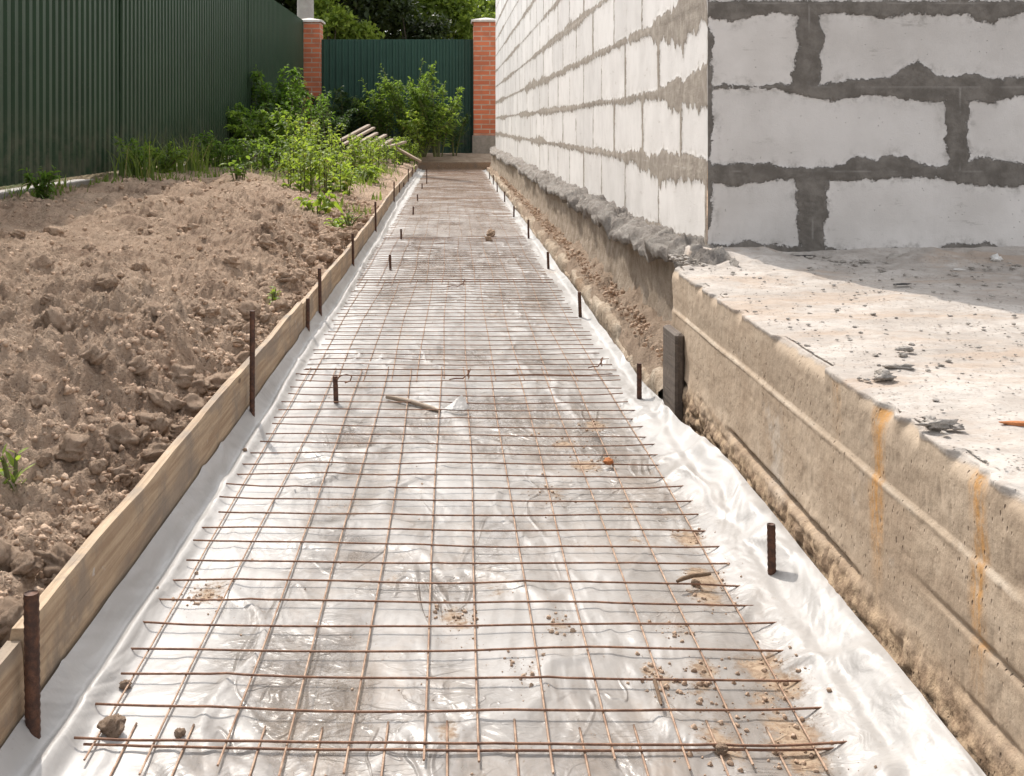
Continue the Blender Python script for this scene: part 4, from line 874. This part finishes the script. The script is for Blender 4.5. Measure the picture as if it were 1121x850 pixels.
def grass_tuft(px, Y, n, h, sp, label, seed, mat='l_grass'):
    rng = np.random.default_rng(seed); x = at(px, Y); e = (x, Y, gz(x, Y)); V = []; Fc = []; v = []
    for i in range(n):
        a = rng.uniform(0, 6.28); b = rng.normal(0, sp * .45, 2); hh = h * rng.uniform(.45, 1); l = rng.uniform(.1, .75) * hh; w = .0035 + .0045 * rng.random(); c, s = math.cos(a), math.sin(a); k = len(V); z0 = gz(x + b[0], Y + b[1]) - e[2] - .01; val = np.clip(rng.normal(.5, .28), 0, 1)
        for t in (0, .35, .7, 1):
            o = l * t * t; ww = w * (1 - t) + .0004; V += [(b[0] + c * o - s * ww, b[1] + s * o + c * ww, z0 + hh * (t - .25 * t * t)), (b[0] + c * o + s * ww, b[1] + s * o - c * ww, z0 + hh * (t - .25 * t * t))]; v += [val, val]
        for q in range(3): Fc.append((k + 2 * q, k + 2 * q + 1, k + 2 * q + 3, k + 2 * q + 2))
    o = obj('grass_tuft', mesh('grass_tuft', V, Fc, M[mat], True, {'v': v}), None, e); return tag(o, label, 'grass', None if h <= .2 else 'grass tufts by the fence', 'stuff' if h <= .2 else None)
for k, a in enumerate([(148, 7.0, 90, .42, .18, 'tall grass tuft with arching blades at the fence foot'), (210, 8.6, 90, .42, .2, 'tall upright grass tuft at the fence left of the weeds'), (190, 8.1, 70, .32, .2, 'arching grass between the two tall tufts'), (28, 5.62, 50, .12, .12, 'short grass at the fence foot near the left edge'), (62, 5.9, 45, .12, .12, 'short grass right of the nearest fence weed'), (112, 6.5, 40, .10, .14, 'low grass on the pale fence base before the tall tuft'), (240, 9.9, 80, .3, .2, 'grass at the fence beside the mid height weed'), (172, 7.0, 80, .14, .25, 'low grass on the soil in front of the fence weeds'), (225, 8.0, 60, .10, .25, 'sparse low grass on the soil right of the tall tufts'),
                       (330, 8.0, 140, .14, .4, 'thin grass under the front of the weed clump'), (380, 9.0, 160, .14, .4, 'yellowish grass under the weeds near the boards'), (410, 11.5, 160, .16, .4, 'dry grass right of the weeds near the boards'), (392, 6.6, 60, .09, .14, 'dry grass beside the sixth stake'), (12, 1.6, 9, .04, .012, 'few thin grass blades on the bank at the left edge')]):
    grass_tuft(*a, 300 + k)

# ------------------------------------------------------------------ trees beyond the fence
def tree(x, y, h, cr, cz, nl, ls, mat, label, seed, dens=26, flat=1.0):
    rng = np.random.default_rng(seed); e = empty('tree', (x, y, .2), label, 'tree', 'trees beyond the far fence'); mb = MB()
    tr = bezier(np.zeros(3), np.array([.1, .1, h * .35]), np.array([rng.normal(0, .25), rng.normal(0, .25), h * .75]), 9); mb.tube(tr, np.linspace(.05 + h * .02, .03, 9), 8)
    cl = []
    for i in range(dens):
        d = rng.normal(0, 1, 3); d /= np.linalg.norm(d); q = rng.random() ** .45; c = np.array([0, 0, cz]) + d * q * np.array([cr, cr, cr * flat]); cl.append(c)
        k = int(rng.integers(2, 8)); b = tr[k]; mb.tube(bezier(b, (b + c) / 2 + np.array([0, 0, -.1]), c, 6), np.linspace(.02 + .025 * (8 - k) / 8, .006, 6), 5, False)
    mb.build('trunk', M['bark'], e)
    ci = rng.integers(0, dens, nl); P = np.array(cl)[ci] + rng.normal(0, 1, (nl, 3)) * (cr * .17) * np.array([1, 1, .75]); D = rng.normal(0, 1, (nl, 3)) + np.array([0, 0, -.3]); L = ls * rng.uniform(.6, 1.2, nl)
    V, Fc, v = leaf_arrays(P, D, L, L * .34, 0, rng, hi=False); obj('crown', mesh('crown', V, Fc, mat, False, {'v': v}), e)
TR = [(-2.7, 22.5, 6.5, 1.9, 3.7, 22000, .15, 'l_tree_dark', 'dark dense tree directly above the far fence, left of centre', 26), (-1.75, 24.5, 6.2, 1.5, 3.5, 20000, .15, 'l_tree_dark', 'dark tree in the middle above the far fence', 26), (-4.2, 23.0, 6.5, 1.8, 3.9, 16000, .15, 'l_tree_dark', 'dark tree at the left behind the utility pole', 24),
      (-2.35, 20.2, 3.4, .75, 2.15, 5000, .11, 'l_tree', 'small bright green tree right behind the left pillar', 12), (.15, 24, 4.2, 1.15, 2.55, 11000, .13, 'l_tree', 'pale green tree above the right part of the far fence', 20), (.95, 26, 5.2, 1.25, 3.1, 10000, .13, 'l_tree', 'pale green tree behind the right brick pillar', 20), (-.75, 21.4, 3.2, .8, 2.0, 6500, .11, 'l_tree_dark', 'low dark green tree peeking above the middle of the far fence', 14), (2.6, 27, 7, 2.0, 4.0, 11000, .15, 'l_tree', 'taller pale tree hidden mostly by the house corner', 24)]
for k, (x, y, h, cr, cz, nl, ls, m, lab, de) in enumerate(TR): tree(x, y, h, cr, cz, nl, ls, M[m], lab, 900 + k, de)

# ------------------------------------------------------------------ light, sky, camera
EL, AZ = 47.0, -22.0
w = bpy.data.worlds.new('World'); scene.world = w; w.use_nodes = True; nt = w.node_tree
sky = nt.nodes.new('ShaderNodeTexSky'); sky.sky_type = 'NISHITA'; sky.sun_disc = False; sky.sun_elevation = R(EL); sky.sun_rotation = R(AZ); sky.air_density = 1.0; sky.dust_density = 2.0; sky.ozone_density = 1.0
hz = nt.nodes.new('ShaderNodeHueSaturation'); hz.inputs['Saturation'].default_value = .16; hz.inputs['Value'].default_value = .30; nt.links.new(sky.outputs[0], hz.inputs['Color']); nt.links.new(hz.outputs[0], nt.nodes['Background'].inputs[0])   # pale hazy summer sky; nt.nodes['Background'].inputs[1].default_value = .15
sd = Vector((math.sin(R(AZ)) * math.cos(R(EL)), math.cos(R(AZ)) * math.cos(R(EL)), math.sin(R(EL))))
L = bpy.data.lights.new('sun', 'SUN'); L.energy = 3.6; L.angle = R(.6); L.color = (1, .925, .83); lo = bpy.data.objects.new('sun', L); COL.objects.link(lo); lo.rotation_mode = 'QUATERNION'; lo.rotation_quaternion = sd.to_track_quat('Z', 'Y'); lo.location = sd * 30
cam = bpy.data.cameras.new('camera'); co = bpy.data.objects.new('camera', cam); COL.objects.link(co); scene.camera = co
co.location = (0, 0, EYE); co.rotation_euler = (R(90), 0, 0); cam.sensor_width = 36; cam.lens = 36 * F / 1121; cam.shift_x = (560.5 - CX) / 1121; cam.shift_y = -(425 - CY) / 1121; cam.clip_start = .05; cam.clip_end = 2000
vs = scene.view_settings; vs.view_transform = 'Standard'; vs.look = 'None'; vs.exposure = .22; vs.gamma = 1; vs.use_curve_mapping = False
scene.cycles.max_bounces = 8; scene.cycles.transparent_max_bounces = 12
